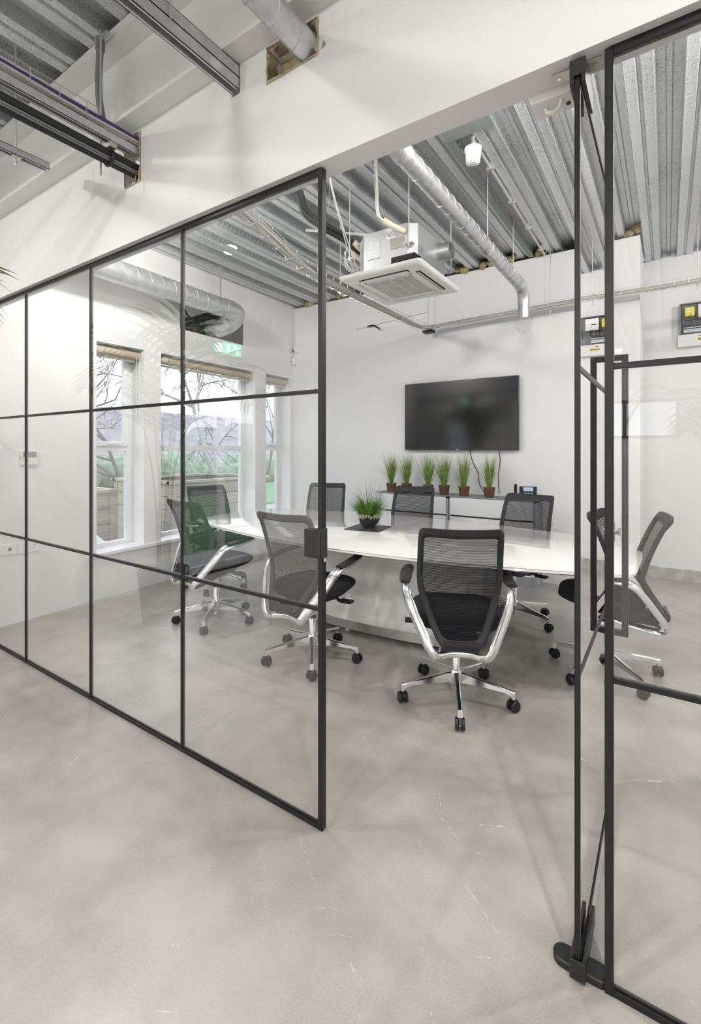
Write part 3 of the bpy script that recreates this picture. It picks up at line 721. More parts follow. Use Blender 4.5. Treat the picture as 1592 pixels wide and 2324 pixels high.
# ------------------------------------------------------------------ sockets, thermostat, sensors
def socket(name, c, w, h, M, label, gangs=1, group=None, data=False):
    t = thing(name, label, 'socket', M @ Vector(c), M.to_euler().z, group)
    part('faceplate', MB().box((0,-w/2,0),(.009,w/2,h)), white_plastic, t, bevel=.002)
    hs = MB()
    for g in range(gangs):
        y = (g-(gangs-1)/2)*w*.5
        if data: hs.box((.008,y-.012,h*.35),(.010,y+.012,h*.65))
        else:
            hs.box((.008,y-.002,h*.60),(.0098,y+.002,h*.74)); hs.box((.008,y-.012,h*.38),(.0098,y-.005,h*.43)); hs.box((.008,y+.005,h*.38),(.0098,y+.012,h*.43))
    part('slots', hs, ink, t)
socket('wall_socket', (0,1.741,.548), .15, .085, LW, 'white double socket low on the left wall behind glass, right of the data point', 2)
socket('data_point', (0,1.604,.555), .10, .085, LW, 'white single data point low on the left wall, left of the double socket', 1, data=True)
socket('wall_socket', (0,0,.562), .086, .09, Matrix.Translation((-.985,5.22,0)) @ Matrix.Rotation(-pi/2, 4, 'Z'), 'white single socket on the back wall right of the cabinets')
t = thing('room_controller', 'white wall controller with a grey display on the left wall above the sockets', 'thermostat', lw(0,1.742,1.262), TH)
part('casing', MB().box((0,-.063,0),(.018,.063,.118)), cream_plastic, t, bevel=.003)
part('display', MB().box((.017,-.050,.062),(.0195,.050,.108)), lcd_m, t, bevel=.001)
part('button', MB().box((.018,-.004,.035),(.0195,.004,.043)).box((.018,-.03,.035),(.0195,-.022,.043)), gloss_grey, t)
# dome camera and detector on the back wall
dc = thing('dome_camera', 'small white dome security camera with a dark eye high in the window corner', 'camera', (-4.425,5.19,2.81))
Mx = Matrix.Rotation(pi/2, 4, 'X')
part('base', MB().lathe([(.055,-.03),(.055,-.012),(.05,.0),(.03,.005)],28,Mx), white_plastic, dc)
b_ = MB()
for k in range(1): b_.lathe([(.002,.052),(.020,.048),(.033,.035),(.038,.015),(.038,0)],24,Matrix.Rotation(radians(115),4,'X')@Matrix.Rotation(radians(-28),4,'Y'))
part('ball', b_, white_plastic, dc)
part('lens', MB().lathe([(.0,.060),(.015,.058),(.024,.052),(.026,.044)],22,Matrix.Rotation(radians(115),4,'X')@Matrix.Rotation(radians(-28),4,'Y')), screen_m, dc)
ms = thing('motion_sensor', 'small cream motion sensor in the window corner below the dome camera', 'sensor', (-4.468,5.185,2.60))
part('casing', MB().loft([[(x,y,z) for x,y in ((-.024,.035),(.024,.035),(.022,-.01),(.0,-.022),(-.022,-.01))] for z in (0,.09)]), cream_plastic, ms, bevel=.003)
part('lens', MB().box((-.015,-.024,.02),(.015,-.012,.05)), white_plastic, ms, bevel=.004)
solo('wall_conduit', MB().box((-4.476,5.205,2.69),(-4.462,5.221,3.41)), white_plastic, 'thin white conduit running up the window corner above the dome camera', 'conduit')
bt = thing('junction_sensor', 'white box with a cream cable loop behind the bulkhead beside the door top', 'sensor', (-.275,1.48,2.405))
part('casing', MB().box((-.335,1.45,2.408),(-.225,1.53,2.50)), white_plastic, bt, bevel=.003, world=True)
part('cable_loop', MB().tube(ease([(-.300,1.49,2.41),(-.295,1.49,2.395),(-.275,1.49,2.392),(-.258,1.48,2.40),(-.250,1.46,2.43)],5), .006, 8), cream_plastic, bt, world=True)
part('button', MB().lathe([(.006,2.405),(.006,2.409)],10,Matrix.Translation((-.240,1.50,0))), ink, bt, world=True)
# heat detector on its conduit
hd = thing('heat_detector', 'round white fire detector hanging from the steel deck near the bulkhead', 'detector', (-1.045,2.98,3.24))
part('base', MB().lathe([(.052,.075),(.055,.082),(.055,.098),(.040,.105)],28), white_plastic, hd)
part('head', MB().lathe([(.012,-.002),(.024,.0),(.028,.006),(.030,.014),(.046,.026),(.048,.036),(.048,.076)],28), white_plastic, hd)
fin = MB()
for k in range(12): fin.box((.026,-.002,.002),(.044,.002,.026),Matrix.Rotation(k*pi/6,4,'Z'))
part('fins', fin, white_plastic, hd)
part('stem', MB().tube([(0,0,.1),(0,0,.19)],.012,10), steel_rod, hd)
cd = thing('ceiling_conduit', 'thin steel conduit clipped along the deck from the fire detector to the back wall', 'conduit', (-1.055,4.0,3.40))
part('pipe', MB().tube([(-1.05,3.0,3.402),(-1.055,5.2,3.402)],.010,10), steel_rod, cd, world=True)
for y in (3.35,3.9,4.45,5.0): part('saddle', MB().box((-1.075,y-.012,3.385),(-1.035,y+.012,3.43)).lathe([(.012,-.012),(.012,.012)],10,Matrix.Translation((-1.03,y,3.395))@Matrix.Rotation(pi/2,4,'X')), steel_rod, cd, world=True)
pt_ = solo('steel_trimmer', MB().box((-1.205,2.70,3.405),(-.895,2.935,3.426)).box((-1.215,2.935,3.412),(-1.165,5.2,3.426)), grey_panel, 'grey-green flat steel trimmer plate fixed under the deck beside the fire detector', 'steel plate')
# mineral wool in the troughs at the top of the back wall
tl = ['farthest left, over the window corner','second, just right of the tall glass post','third hidden edge by the cable basket','fourth, over the ceiling cassette edge','beside the ceiling unit spigot','left of the bent duct','behind the spiral duct','right of the bent duct','by the sensor conduit end','over the wall return left of the deep recess']
cs = [-.27-.28*k for k in range(16)]
wl = {-.27:'at the wall corner seen between the two tall door posts', -1.11:'at the end of the thin ceiling conduit, right of the bent duct', -1.39:'just left of the bent duct', -1.67:'between the ceiling unit spigot and the spiral duct', -1.95:'directly right of the ceiling unit above its spigot', -3.63:'just right of the tall left door jamb', -3.91:'behind the tall left door jamb', -4.19:'nearest the window corner'}
for u, s in wl.items():
    mb = MB(); random.seed(int(-u*100))
    for k in range(7): blob(mb, (u+random.uniform(-.055,.055), 5.19+random.uniform(-.01,.02), 3.44+random.uniform(-.02,.03)), random.uniform(.025,.04), k, 9, 7)
    solo('wool_tuft', mb, wool, 'brown wool tuft '+s, 'insulation', 'wool tufts along the top of the back wall')

# ------------------------------------------------------------------ rods
def rod(u, v, z0, z1, label, r=.0042, group='thin hanging rods'):
    mb = MB().tube([(u,v,z0),(u,v,z1)], r, 8); mb.lathe([(.009,z0+.012),(.009,z0+.02)],6,Matrix.Translation((u,v,0)))
    solo('hanging_rod', mb, steel_rod, label, 'rod', group)

# ------------------------------------------------------------------ spiral ducts
def spiral(mb, path, r, pitch=.11):
    # raised seam rings along a straight duct
    a, b = Vector(path[0]), Vector(path[-1]); L = (b-a).length; d = (b-a).normalized(); n = int(L/pitch)
    up = Vector((0,0,1)); up = (up-d*up.dot(d)); up = up.normalized() if up.length > .1 else Vector((1,0,0)); sd = d.cross(up)
    pts = []
    for k in range(n*18+1):
        t = k/18; ang = 2*pi*t
        pts.append(a+d*(t*pitch)+(up*cos(ang)+sd*sin(ang))*(r+.0005))
    mb.tube(pts, .003, 5)
du = thing('spiral_duct', 'slim galvanised spiral duct bending down before the back wall', 'duct', (-1.10,3.0,2.87))
R = .049
mb = MB(); mb.tube([(-1.10,-2.5,2.87),(-1.10,4.36,2.87)], R, 28); part('duct', mb, duct_m, du, world=True, smooth=1.2)
mb = MB(); spiral(mb, [(-1.10,-.2,2.87),(-1.10,4.34,2.87)], R); part('spiral_seam', mb, duct_m, du, world=True)
el = [(-1.10,4.36+.14*sin(a), 2.87-.14*(1-cos(a))) for a in [pi/2*k/5 for k in range(6)]]
mb = MB(); mb.tube(el, R+.002, 28); mb.tube([(-1.10,4.345,2.87),(-1.10,4.375,2.87)], R+.005, 28); mb.tube([(-1.10,4.50,2.745),(-1.10,4.50,2.715)], R+.005, 28)
part('elbow', mb, duct_m, du, world=True, smooth=1.2)
mb = MB(); mb.tube([(-1.10,4.50,2.73),(-1.10,4.50,2.595)], R, 28); part('drop_piece', mb, duct_m, du, world=True, smooth=1.2)
for y in (2.1,3.45): part('clamp', MB().tube([(-1.10,y-.012,2.87),(-1.10,y+.012,2.87)], R+.004, 28).box((-1.107,y-.012,2.915),(-1.093,y+.012,2.95)), steel_rod, du, world=True)
bg = MB(); Mb = Matrix.Translation((-1.10,4.50,2.46)); prof = [(.004,0),(.03,.004),(.055,.03),(.074,.07),(.078,.10),(.070,.125),(.053,.140),(.050,.15)]
n = 22; vs = []
bg.lathe(prof, n, Mb, cap=False); random.seed(4)
bg.v = [(x+random.uniform(-.004,.004), y+random.uniform(-.004,.004), z+random.uniform(-.003,.003)) for x, y, z in bg.v]
solo('plastic_bag', bg, bag_m, 'crumpled clear plastic bag tied over the open end of the bent duct', 'plastic bag', smooth=.5)
rod(-1.10,3.45,2.93,CZ+.07,'thin rod holding the slim spiral duct midway along its length')
rod(-1.16,4.37,2.90,CZ+.07,'thin rod beside the bend of the slim spiral duct')
# large duct along the window wall
bd = thing('spiral_duct', 'wide galvanised spiral duct along the window wall, bending into the dark opening', 'duct', (-4.10,3.0,2.97))
R2 = .101
def bx(v): return -4.03-.0451*(v-1.5)
mb = MB(); mb.tube([(bx(1.46),1.46,2.97),(bx(3.66),3.66,2.97)], R2, 36); part('duct', mb, duct_m, bd, world=True, smooth=1.2)
mb = MB(); spiral(mb, [(bx(1.5),1.5,2.97),(bx(3.6),3.6,2.97)], R2, .135); part('spiral_seam', mb, duct_m, bd, world=True)
ep = ease([(bx(3.62),3.62,2.97),(bx(3.7)-.0,3.72,2.968),(-4.16,3.81,2.95),(-4.25,3.85,2.90),(-4.34,3.83,2.85)],6)
mb = MB(); mb.tube(ep, R2+.003, 32); mb.tube([(bx(3.58),3.58,2.97),(bx(3.63),3.63,2.97)], R2+.006, 32); part('elbow', mb, duct_m, bd, world=True, smooth=1.2)
mb = MB(); fp = ease([(-4.32,3.835,2.86),(-4.42,3.80,2.82),(-4.56,3.74,2.79)],5); mb.tube(fp, [R2-.006+.004*(k%2) for k in range(len(fp))], 28); part('flexible_sleeve', mb, galv_m, bd, world=True, label='crinkled foil sleeve')
st_ = MB(); st_.band([(bx(3.55),3.55,3.07),(bx(3.55),3.55,3.48)], .02, .002, (0,1,0))
solo('perforated_strap', st_, steel_rod, 'perforated metal strap hanging the wide duct from the deck near its bend', 'strap')
lv = MB().box((-.17,3.24,2.70),(-.155,4.205,2.975))
for k in range(5): lv.box((-.158,3.24,2.715+k*.05),(-.150,4.205,2.722+k*.05))
t = thing('vent_opening', 'dark rectangular louvre panel high on the window wall behind the wide duct', 'vent', lw(-.1,3.7,2.70), TH)
lv.v = [(x+.1, y-3.7, z-2.70) for x, y, z in lv.v]
part('back_panel', lv, dark_louvre, t)
part('lining', MB().box((-.06,-.463,-.0005),(.096,.503,.004)).box((-.06,-.463,.27),(.096,.503,.2745)).box((-.06,.499,0),(.096,.504,.275)), dark_louvre, t)

# ------------------------------------------------------------------ ceiling cassette air conditioner
ac = thing('ceiling_cassette', 'white square ceiling air-conditioning cassette with an exposed steel box, hung on rods', 'air conditioner', (-1.76,3.35,2.69))
pu0, pu1, pv0, pv1 = -2.108,-1.417,2.967,3.739; cx, cy = (pu0+pu1)/2, (pv0+pv1)/2
def rrect(w, d, r, z, n=5):
    out = []
    for sx, sy, a0 in ((1,1,0),(-1,1,pi/2),(-1,-1,pi),(1,-1,3*pi/2)):
        for k in range(n+1):
            a = a0+pi/2*k/n; out.append((cx+sx*(w-r)+r*cos(a), cy+sy*(d-r)+r*sin(a), z))
    return out
W2, Dp = (pu1-pu0)/2, (pv1-pv0)/2
part('fascia', MB().loft([rrect(W2-.03,Dp-.03,.02,2.683), rrect(W2-.012,Dp-.012,.022,2.688), rrect(W2,Dp,.03,2.700), rrect(W2,Dp,.03,2.716), rrect(W2-.02,Dp-.02,.03,2.722)]), white_plastic, ac, world=True, smooth=.8)
g = MB(); gx0, gx1, gy0, gy1 = cx-.185, cx+.185, cy-.215, cy+.215
k = 0; y = gy0
while y < gy1-.004: g.box((gx0,y,2.678),(gx1,y+.0075,2.6822)); y += .0195
for q in range(1,4): x = gx0+(gx1-gx0)*q/4; g.box((x-.003,gy0,2.677),(x+.003,gy1,2.6835))
g.box((gx0-.014,gy0-.014,2.680),(gx0,gy1+.014,2.6845)).box((gx1,gy0-.014,2.680),(gx1+.014,gy1+.014,2.6845)).box((gx0-.014,gy0-.014,2.680),(gx1+.014,gy0,2.6845)).box((gx0-.014,gy1,2.680),(gx1+.014,gy1+.014,2.6845))
part('intake_grille', g, cream_plastic, ac, world=True)
part('grille_recess', MB().box((gx0,gy0,2.6822),(gx1,gy1,2.6832)), bezel_m, ac, world=True)
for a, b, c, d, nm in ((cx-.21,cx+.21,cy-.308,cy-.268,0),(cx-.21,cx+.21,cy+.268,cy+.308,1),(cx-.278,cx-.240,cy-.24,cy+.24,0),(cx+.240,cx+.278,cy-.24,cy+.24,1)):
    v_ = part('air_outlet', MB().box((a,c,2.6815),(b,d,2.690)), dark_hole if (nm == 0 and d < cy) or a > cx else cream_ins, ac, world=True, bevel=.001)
    mx_, my_ = (a+b)/2, (c+d)/2
    if b-a > d-c: vb = MB().box((a+.01,my_-.004,2.676),(b-.01,my_+.006,2.681))
    else: vb = MB().box((mx_-.006,c+.01,2.676),(mx_+.004,d-.01,2.681))
    vo = part('air_vane', vb, cream_plastic, v_); vo.data.transform(Matrix.Translation(-ac.location))
bx0, bx1, by0, by1 = -2.03,-1.50,3.06,3.68
oc = [(bx0+.10,by0),(bx1-.055,by0),(bx1,by0+.055),(bx1,by1-.08),(bx1-.08,by1),(bx0+.08,by1),(bx0,by1-.08),(bx0,by0+.10)]
part('chassis', MB().loft([[(x,y,2.722) for x,y in oc],[(x,y,3.03) for x,y in oc]]), P('zinc_sheet',(.62,.63,.64),.35,metal=.6,var=.05,vscale=4), ac, world=True, bevel=.003, smooth=.3)
part('access_cover', MB().box((-1.89,by0-.004,2.83),(-1.79,by0,2.965)).box((-1.895,by0-.006,2.825),(-1.785,by0-.002,2.829)), galv_m, ac, world=True, bevel=.001)
part('name_plate', MB().box((-1.70,by0-.004,2.86),(-1.585,by0,2.94)), plate_m, ac, world=True, bevel=.002)
part('sticker', MB().box((-1.735,by0-.003,2.945),(-1.655,by0,3.02)), white_plastic, ac, world=True)
part('warning_ring', MB().tube([(-1.695+.028*cos(a),by0-.004,2.985+.028*sin(a)) for a in [2*pi*k/20 for k in range(21)]],.0018,5).tube([(-1.715,by0-.004,2.965),(-1.675,by0-.004,3.005)],.0018,5), gloss_grey, ac, world=True)
part('filter_slot', MB().box((-1.69,by0-.005,2.724),(-1.50,by0+.10,2.80)), dark_hole, ac, world=True)
Ms = Matrix.Translation((bx1,3.50,2.945)) @ Matrix.Rotation(pi/2, 4, 'Y')
part('spigot', MB().lathe([(.078,0),(.078,.004),(.064,.006),(.064,.095),(.068,.097),(.068,.102),(.060,.102),(.060,.02),(.0,.018)],30,Ms,cap=False), duct_m, ac, world=True)
for x, y in ((-1.535,3.035),(-2.045,3.035),(-2.045,3.70),(-1.485,3.70)): part('hanger_bracket', MB().box((x-.03,y-.012,2.862),(x+.03,y+.035,2.868)).lathe([(.011,2.868),(.011,2.885)],6,Matrix.Translation((x,y,0))).lathe([(.011,2.845),(.011,2.862)],6,Matrix.Translation((x,y,0))), steel_rod, ac, world=True)
rod(-1.535,3.035,2.84,CZ+.07,'thin rod carrying the near right corner of the ceiling unit')
rod(-2.045,3.035,2.84,CZ+.07,'thin rod carrying the near left corner of the ceiling unit')
rod(-2.045,3.70,2.84,CZ+.07,'thin rod behind the steel box of the ceiling unit, far left corner')
rod(-1.485,3.70,2.84,CZ+.07,'thin rod carrying the far right corner of the ceiling unit')
dp = thing('drain_pipe', 'grey pipe dropping from the deck with a cream elbow into the ceiling unit', 'pipe', (-1.70,2.9,2.92))
part('pipe', MB().tube(ease([(-1.72,2.88,3.50),(-1.715,2.89,3.2),(-1.71,2.90,3.07),(-1.695,2.93,3.03),(-1.66,2.97,3.01)],6),.014,12), steel_rod, dp, world=True)
part('lagging', MB().tube(ease([(-1.69,2.935,3.03),(-1.63,2.99,2.99),(-1.58,3.055,2.965)],5),.021,12), cream_ins, dp, world=True)

# refrigerant lines
def lagged(name, pts, r, label, loc, extra=True):
    t = thing(name, label, 'pipe', loc)
    for k, off in enumerate(((0,0,0),(-.018,0,-.028))):
        p = [(a+off[0], b+off[1], c+off[2]) for a, b, c in pts]; e = ease(p, 8)
        L = 0; rr = []
        for i, q in enumerate(e):
            if i: L += (q-e[i-1]).length
            rr.append(r*(1-.22*max(0,1-abs(((L+.2) % .62)-.31)/.02)))
        part('lagging', MB().tube(e, rr, 14), black_ins, t, world=True, smooth=1.4)
    return t
lg = lagged('lagged_pipe_pair', [(-2.188,-2.5,2.790),(-2.188,-.5,2.790),(-2.188,.4,2.790),(-2.188,.9,2.790),(-2.188,1.36,2.790),(-2.20,1.50,2.80),(-2.27,1.8,3.02),(-2.33,2.2,3.30),(-2.32,2.55,3.38),(-2.27,2.70,3.33),(-2.25,2.75,3.19),(-2.20,2.90,3.13),(-2.12,3.12,3.08),(-2.06,3.24,3.0)], .0185, 'pair of black lagged pipes strapped together, passing through the bulkhead to the ceiling unit', (-2.27,1.0,2.8))
part('control_cable', MB().tube([(-2.180,-2.5,2.768),(-2.180,.4,2.766),(-2.180,1.36,2.766)],.005,8).tube([(-2.184,-2.5,2.757),(-2.184,.4,2.757),(-2.184,1.36,2.757)],.004,8), grey_cable, lg, world=True)
for y in (.64,1.22): part('strap', MB().tube([(-2.197+.036*cos(a),y,2.777+.036*sin(a)) for a in [2*pi*k/16 for k in range(17)]], .004 if y < 1 else .009, 6), black_plastic, lg, world=True)
part('cream_end', MB().tube(ease([(-2.10,3.17,3.055),(-2.05,3.24,3.0),(-2.0,3.32,2.965)],4),.027,12).tube(ease([(-2.13,3.20,2.99),(-2.06,3.27,2.93),(-1.99,3.36,2.90)],4),.024,12), cream_ins, lg, world=True)
part('pipe_clamp', MB().box((-2.22,1.205,2.815),(-2.165,1.24,2.84)), steel_rod, lg, world=True)
solo('supply_cable', MB().tube(ease([(-1.62,2.1,3.43),(-1.72,2.32,3.10),(-1.85,2.65,2.94),(-1.93,2.9,2.82),(-1.96,3.03,2.73)],6),.0045,6).tube(ease([(-1.60,2.1,3.43),(-1.73,2.34,3.08),(-1.86,2.66,2.92),(-1.95,2.9,2.80),(-1.99,3.02,2.73)],6),.004,6).tube(ease([(-2.07,3.03,2.96),(-2.075,3.015,2.86),(-2.05,3.0,2.78),(-1.99,3.015,2.73)],5),.004,6).tube(ease([(-2.09,3.03,2.93),(-2.06,3.01,2.84),(-2.02,3.0,2.77),(-1.97,3.02,2.73)],5),.004,6), white_cable, 'white cables sagging from the deck to the left side of the ceiling unit', 'cable')

# ------------------------------------------------------------------ struts
def strut_pair(name, a, b, label, w=.041, h=.082, slot=True, single=False):
    a = Vector(a); b = Vector(b); t = thing(name, label, 'strut', tuple((a+b)/2))
    if single: h *= 2
    for k in ((0,) if single else (0, 1)):
        z0 = k*h/2; mb = MB(); hh = h/2; th = .0025
        for (x0, x1, za, zb) in ((-w/2,-w/2+th,0,hh),(w/2-th,w/2,0,hh),(-w/2,w/2,(hh-th if k == 0 else 0),(hh if k == 0 else th)),(-w/2,-w/2+.010,(0 if k == 0 else hh-th),(th if k == 0 else hh)),(w/2-.010,w/2,(0 if k == 0 else hh-th),(th if k == 0 else hh))):
            mb.box((a.x+x0, a.y, a.z+z0+za), (a.x+x1, b.y, a.z+z0+zb))
        part('channel', mb, strut_m, t, world=True, smooth=.3)
    if slot:
        mb = MB(); y = a.y+.03
        while y < b.y-.03: mb.box((a.x-.006,y,a.z+h/2-.004),(a.x+.006,y+.026,a.z+h/2-.0028)); y += .05
        part('slots', mb, dark_hole, t, world=True)
    return t
strut_pair('steel_strut', (-1.478,-2.0,2.865), (-1.478,1.38,2.865), 'double galvanised strut channel running into the white bulkhead right of the beam end', .046, .10)
strut_pair('steel_strut', (-2.185,-2.0,2.84), (-2.185,1.40,2.84), 'galvanised strut channel between the cable basket and the black lagged pipes', .041, .041, True, True)
ss = strut_pair('steel_strut', (-2.74,-1.5,2.875), (-2.74,1.19,2.875), 'short single strut ending in mid-air left of the black pipes', .041, .036, False, True)
part('washer', MB().box((-2.76,1.02,2.868),(-2.72,1.06,2.874)), steel_rod, ss, world=True)
rod(-2.74,1.04,2.83,CZ+.07,'thin rod hanging the short strut left of the black pipes')
rod(-1.44,1.02,2.90,CZ+.07,'thin rod holding the double strut right of the flexible conduit')
solo('hanging_rod', MB().tube([(-2.235,1.20,2.695),(-2.235,1.20,3.385)],.0045,8), steel_rod, 'thin rod beside the grey flexible conduit, poking out below the black pipes', 'rod', 'thin hanging rods')
fx = thing('flexible_conduit', 'grey ribbed flexible conduit dropping from the white beam to the cable basket', 'conduit', (-2.33,1.22,3.02))
fp = ease([(-2.285,1.225,3.385),(-2.29,1.225,3.30),(-2.30,1.225,3.20),(-2.295,1.225,3.10),(-2.275,1.225,3.02),(-2.26,1.225,2.96)],14)
part('hose', MB().tube(fp, [.0155+.0012*(k%2) for k in range(len(fp))], 12), grey_conduit, fx, world=True, smooth=1.4)
part('gland', MB().tube([(-2.285,1.225,3.33),(-2.285,1.225,3.385)],.021,12), grey_conduit, fx, world=True)
part('clip', MB().box((-2.32,1.215,3.372),(-2.21,1.235,3.386)), steel_rod, fx, world=True)

# ------------------------------------------------------------------ cable baskets
def basket(path, width, depth, step=.10, wire=.0021):
    """wire basket following a polyline; local side = horizontal normal"""
    lw_ = MB(); P3 = [Vector(p) for p in path]; sides = []
    for i in range(len(P3)):
        t = (P3[min(i+1,len(P3)-1)]-P3[max(i-1,0)]); t.z = 0; t.normalize(); sides.append(Vector((t.y,-t.x,0)))
    for off, h in ((-.5,1),(-.5,.5),(-.5,0),(-.17,0),(.17,0),(.5,0),(.5,.5),(.5,1)):
        lw_.tube([p+s*off*width+Vector((0,0,h*depth)) for p, s in zip(P3, sides)], wire, 5)
    for i in range(len(P3)-1):
        a, b = P3[i], P3[i+1]; n = max(1, int((b-a).length/step))
        for k in range(n):
            c = a+(b-a)*((k+.5)/n); s = sides[i] if i else sides[0]
            t = (b-a); t.z = 0; t.normalize(); s = Vector((t.y,-t.x,0))
            lw_.tube([c-s*width/2+Vector((0,0,depth)), c-s*width/2, c+s*width/2, c+s*width/2+Vector((0,0,depth))], wire, 5)
    return lw_
def cables(path, specs, seed=1):
    out = []; P3 = [Vector(p) for p in path]; random.seed(seed)
    for off, h, r in specs:
        pts = []
        for i, p in enumerate(P3):
            t = (P3[min(i+1,len(P3)-1)]-P3[max(i-1,0)]); t.z = 0; t.normalize(); s = Vector((t.y,-t.x,0))
            pts.append(p+s*(off+random.uniform(-.006,.006))+Vector((0,0,h+random.uniform(-.003,.005))))
        m = MB().tube(ease(pts, 6), r, 7); out.append(m)
    return out
cb = thing('cable_basket', 'wire cable basket above the black pipes, entering the bulkhead', 'cable basket', (-2.25,.5,2.92))
pA = [(-2.2,-2.0,2.893),(-2.2,0,2.893),(-2.2,.5,2.893),(-2.2,.85,2.893),(-2.2,1.05,2.893),(-2.2,1.40,2.893)]
pA2 = [(-2.2,-2,2.889),(-2.2,.3,2.889),(-2.2,.7,2.889),(-2.2,1.15,2.889)]
part('wire_tray', basket(pA2,.095,.06), steel_rod, cb, world=True)
for m in cables(pA, [(.02,.034,.009),(.0,.030,.008)],2): part('cable', m, purple_cable, cb, world=True, label='purple cable')
for m in cables(pA, [(.02,.008,.006),(.035,.010,.005),(-.035,.01,.005)],3): part('cable', m, white_cable, cb, world=True, label='pale grey cable')
cb = thing('cable_basket', 'long wire cable basket past the ceiling unit, turning along the back wall', 'cable basket', (-2.33,4.0,2.75))
pB = [(-2.36,1.5,3.08),(-2.355,1.9,3.04),(-2.35,2.25,2.955),(-2.345,2.5,2.875),(-2.34,2.75,2.80),(-2.335,3.0,2.762),(-2.33,3.5,2.748),(-2.33,4.0,2.748),(-2.33,4.4,2.752),(-2.32,4.98,2.765)]
pC = [(-2.34,5.06,2.765),(-2.0,5.06,2.785),(-1.5,5.06,2.80),(-1.0,5.06,2.812),(-.5,5.06,2.822),(0,5.06,2.828),(.6,5.06,2.835),(1.6,5.06,2.84)]
part('wire_tray', basket(pB,.11,.045), steel_rod, cb, world=True); part('wire_tray', basket(pC,.10,.045), steel_rod, cb, world=True)
for m in cables(pB+pC[1:], [(-.03,.014,.006),(-.018,.020,.006),(.0,.010,.007),(.012,.014,.006),(.025,.012,.007),(.036,.02,.005)],5): part('cable', m, white_cable, cb, world=True, label='pale grey cable')
for m in cables(pB+pC[1:], [(.005,.034,.006),(-.012,.036,.006)],6): part('cable', m, purple_cable, cb, world=True, label='purple cable')
part('corner_bracket', MB().box((-2.36,5.01,2.735),(-2.24,5.10,2.765)), black_plastic, cb, world=True)
for a_, b_ in (((-1.33,5.0,2.795),(-1.10,5.006,2.825)),((-2.275,4.33,2.70),(-2.270,4.36,2.76)),((-2.275,2.95,2.78),(-2.272,3.0,2.80))): part('coupler', MB().box(a_,b_), plate_m, cb, world=True)
rod(-2.39,3.40,2.74,CZ+.07,'thin rod holding the cable basket left of the ceiling unit')
rod(-2.33,5.12,2.76,CZ+.07,'thin rod holding the corner of the cable basket on the back wall')
rod(-.99,5.12,2.76,CZ+.07,'thin rod holding the wall cable basket right of the bent duct')
rod(.22,5.12,2.78,CZ+.07,'thin rod holding the cable basket in front of the recess')
# perforated braces near the left jamb top
pbm = MB(); pbm.band([(-1.83,2.5,3.46),(-2.12,2.86,3.16)], .026, .002, (0,0,1)); pbm.band([(-2.62,3.2,3.30),(-2.05,3.5,3.22)], .022, .002, (0,0,1)); None
solo('perforated_brace', pbm, galv_m, 'perforated galvanised brace strips between deck and cable basket behind the left jamb', 'bracket')
wt = thing('loose_trunking', 'loose white trunking with a black cable stub high left of the television', 'trunking', (-3.0,5.19,2.95))
part('trunk', MB().band([(-3.40,5.20,2.965),(-2.40,5.20,3.03)], .03, .014, (0,1,0)), white_plastic, wt, world=True)
part('cable_stub', MB().tube(ease([(-3.22,5.19,2.97),(-3.12,5.17,2.965),(-3.04,5.15,2.92),(-3.02,5.15,2.895)],5),.010,8), black_plastic, wt, world=True)

# ------------------------------------------------------------------ control panel in the recess
cp = thing('control_board', 'open electrical control board with a yellow component on the recessed wall', 'control panel', (.38,6.05,2.50))
part('back_plate', MB().box((.105,6.06,2.585),(.72,6.10,2.905)).box((.105,6.02,2.585),(.118,6.06,2.905)).box((.105,6.02,2.895),(.72,6.06,2.905)), P('dark_grey_plate',(.16,.16,.17),.5,var=.2,vscale=20), cp, world=True)
part('yellow_component', MB().box((.145,6.02,2.765),(.235,6.06,2.865)), yellow_m, cp, world=True, bevel=.01)
part('white_label', MB().box((.163,6.016,2.835),(.200,6.021,2.848)).box((.163,6.016,2.805),(.200,6.021,2.818)), white_plastic, cp, world=True)
part('white_module', MB().box((.262,6.015,2.745),(.40,6.06,2.88)), white_plastic, cp, world=True, bevel=.003)
part('module_window', MB().box((.285,6.012,2.80),(.34,6.016,2.815)), bezel_m, cp, world=True)
part('terminal_strip', MB().box((.14,6.03,2.60),(.34,6.06,2.635)).box((.14,6.03,2.645),(.34,6.06,2.66)), gloss_grey, cp, world=True)
w_ = MB(); random.seed(9)
for k in range(9):
    x = .13+.05*k; w_.tube(ease([(x,6.03,2.66),(x+random.uniform(-.04,.04),6.015,2.71),(x+random.uniform(-.05,.05),6.02,2.75),(x+random.uniform(-.02,.05),6.03,2.88)],4),.004,5)
w_.tube([(.128,6.03,2.60),(.128,6.02,2.88)],.009,6).tube([(.14,6.02,2.665),(.33,6.02,2.67)],.010,6)
part('wiring', w_, black_plastic, cp, world=True)
part('cover_panel', MB().box((.09,6.04,2.46),(.80,6.10,2.585)), white_plastic, cp, world=True, bevel=.003)
part('warning_label', MB().box((.255,6.037,2.515),(.36,6.041,2.540)), yellow_m, cp, world=True)
tri = MB().add([(.262,6.036,2.518),(.282,6.036,2.518),(.272,6.036,2.537)],[(0,1,2)])
for k in range(6): tri.box((.290+.010*k,6.035,2.521),(.296+.010*k,6.037,2.534))
part('warning_print', tri, ink, cp, world=True)
part('red_light', MB().box((.262,6.037,2.555),(.30,6.041,2.562)), red_ink, cp, world=True)

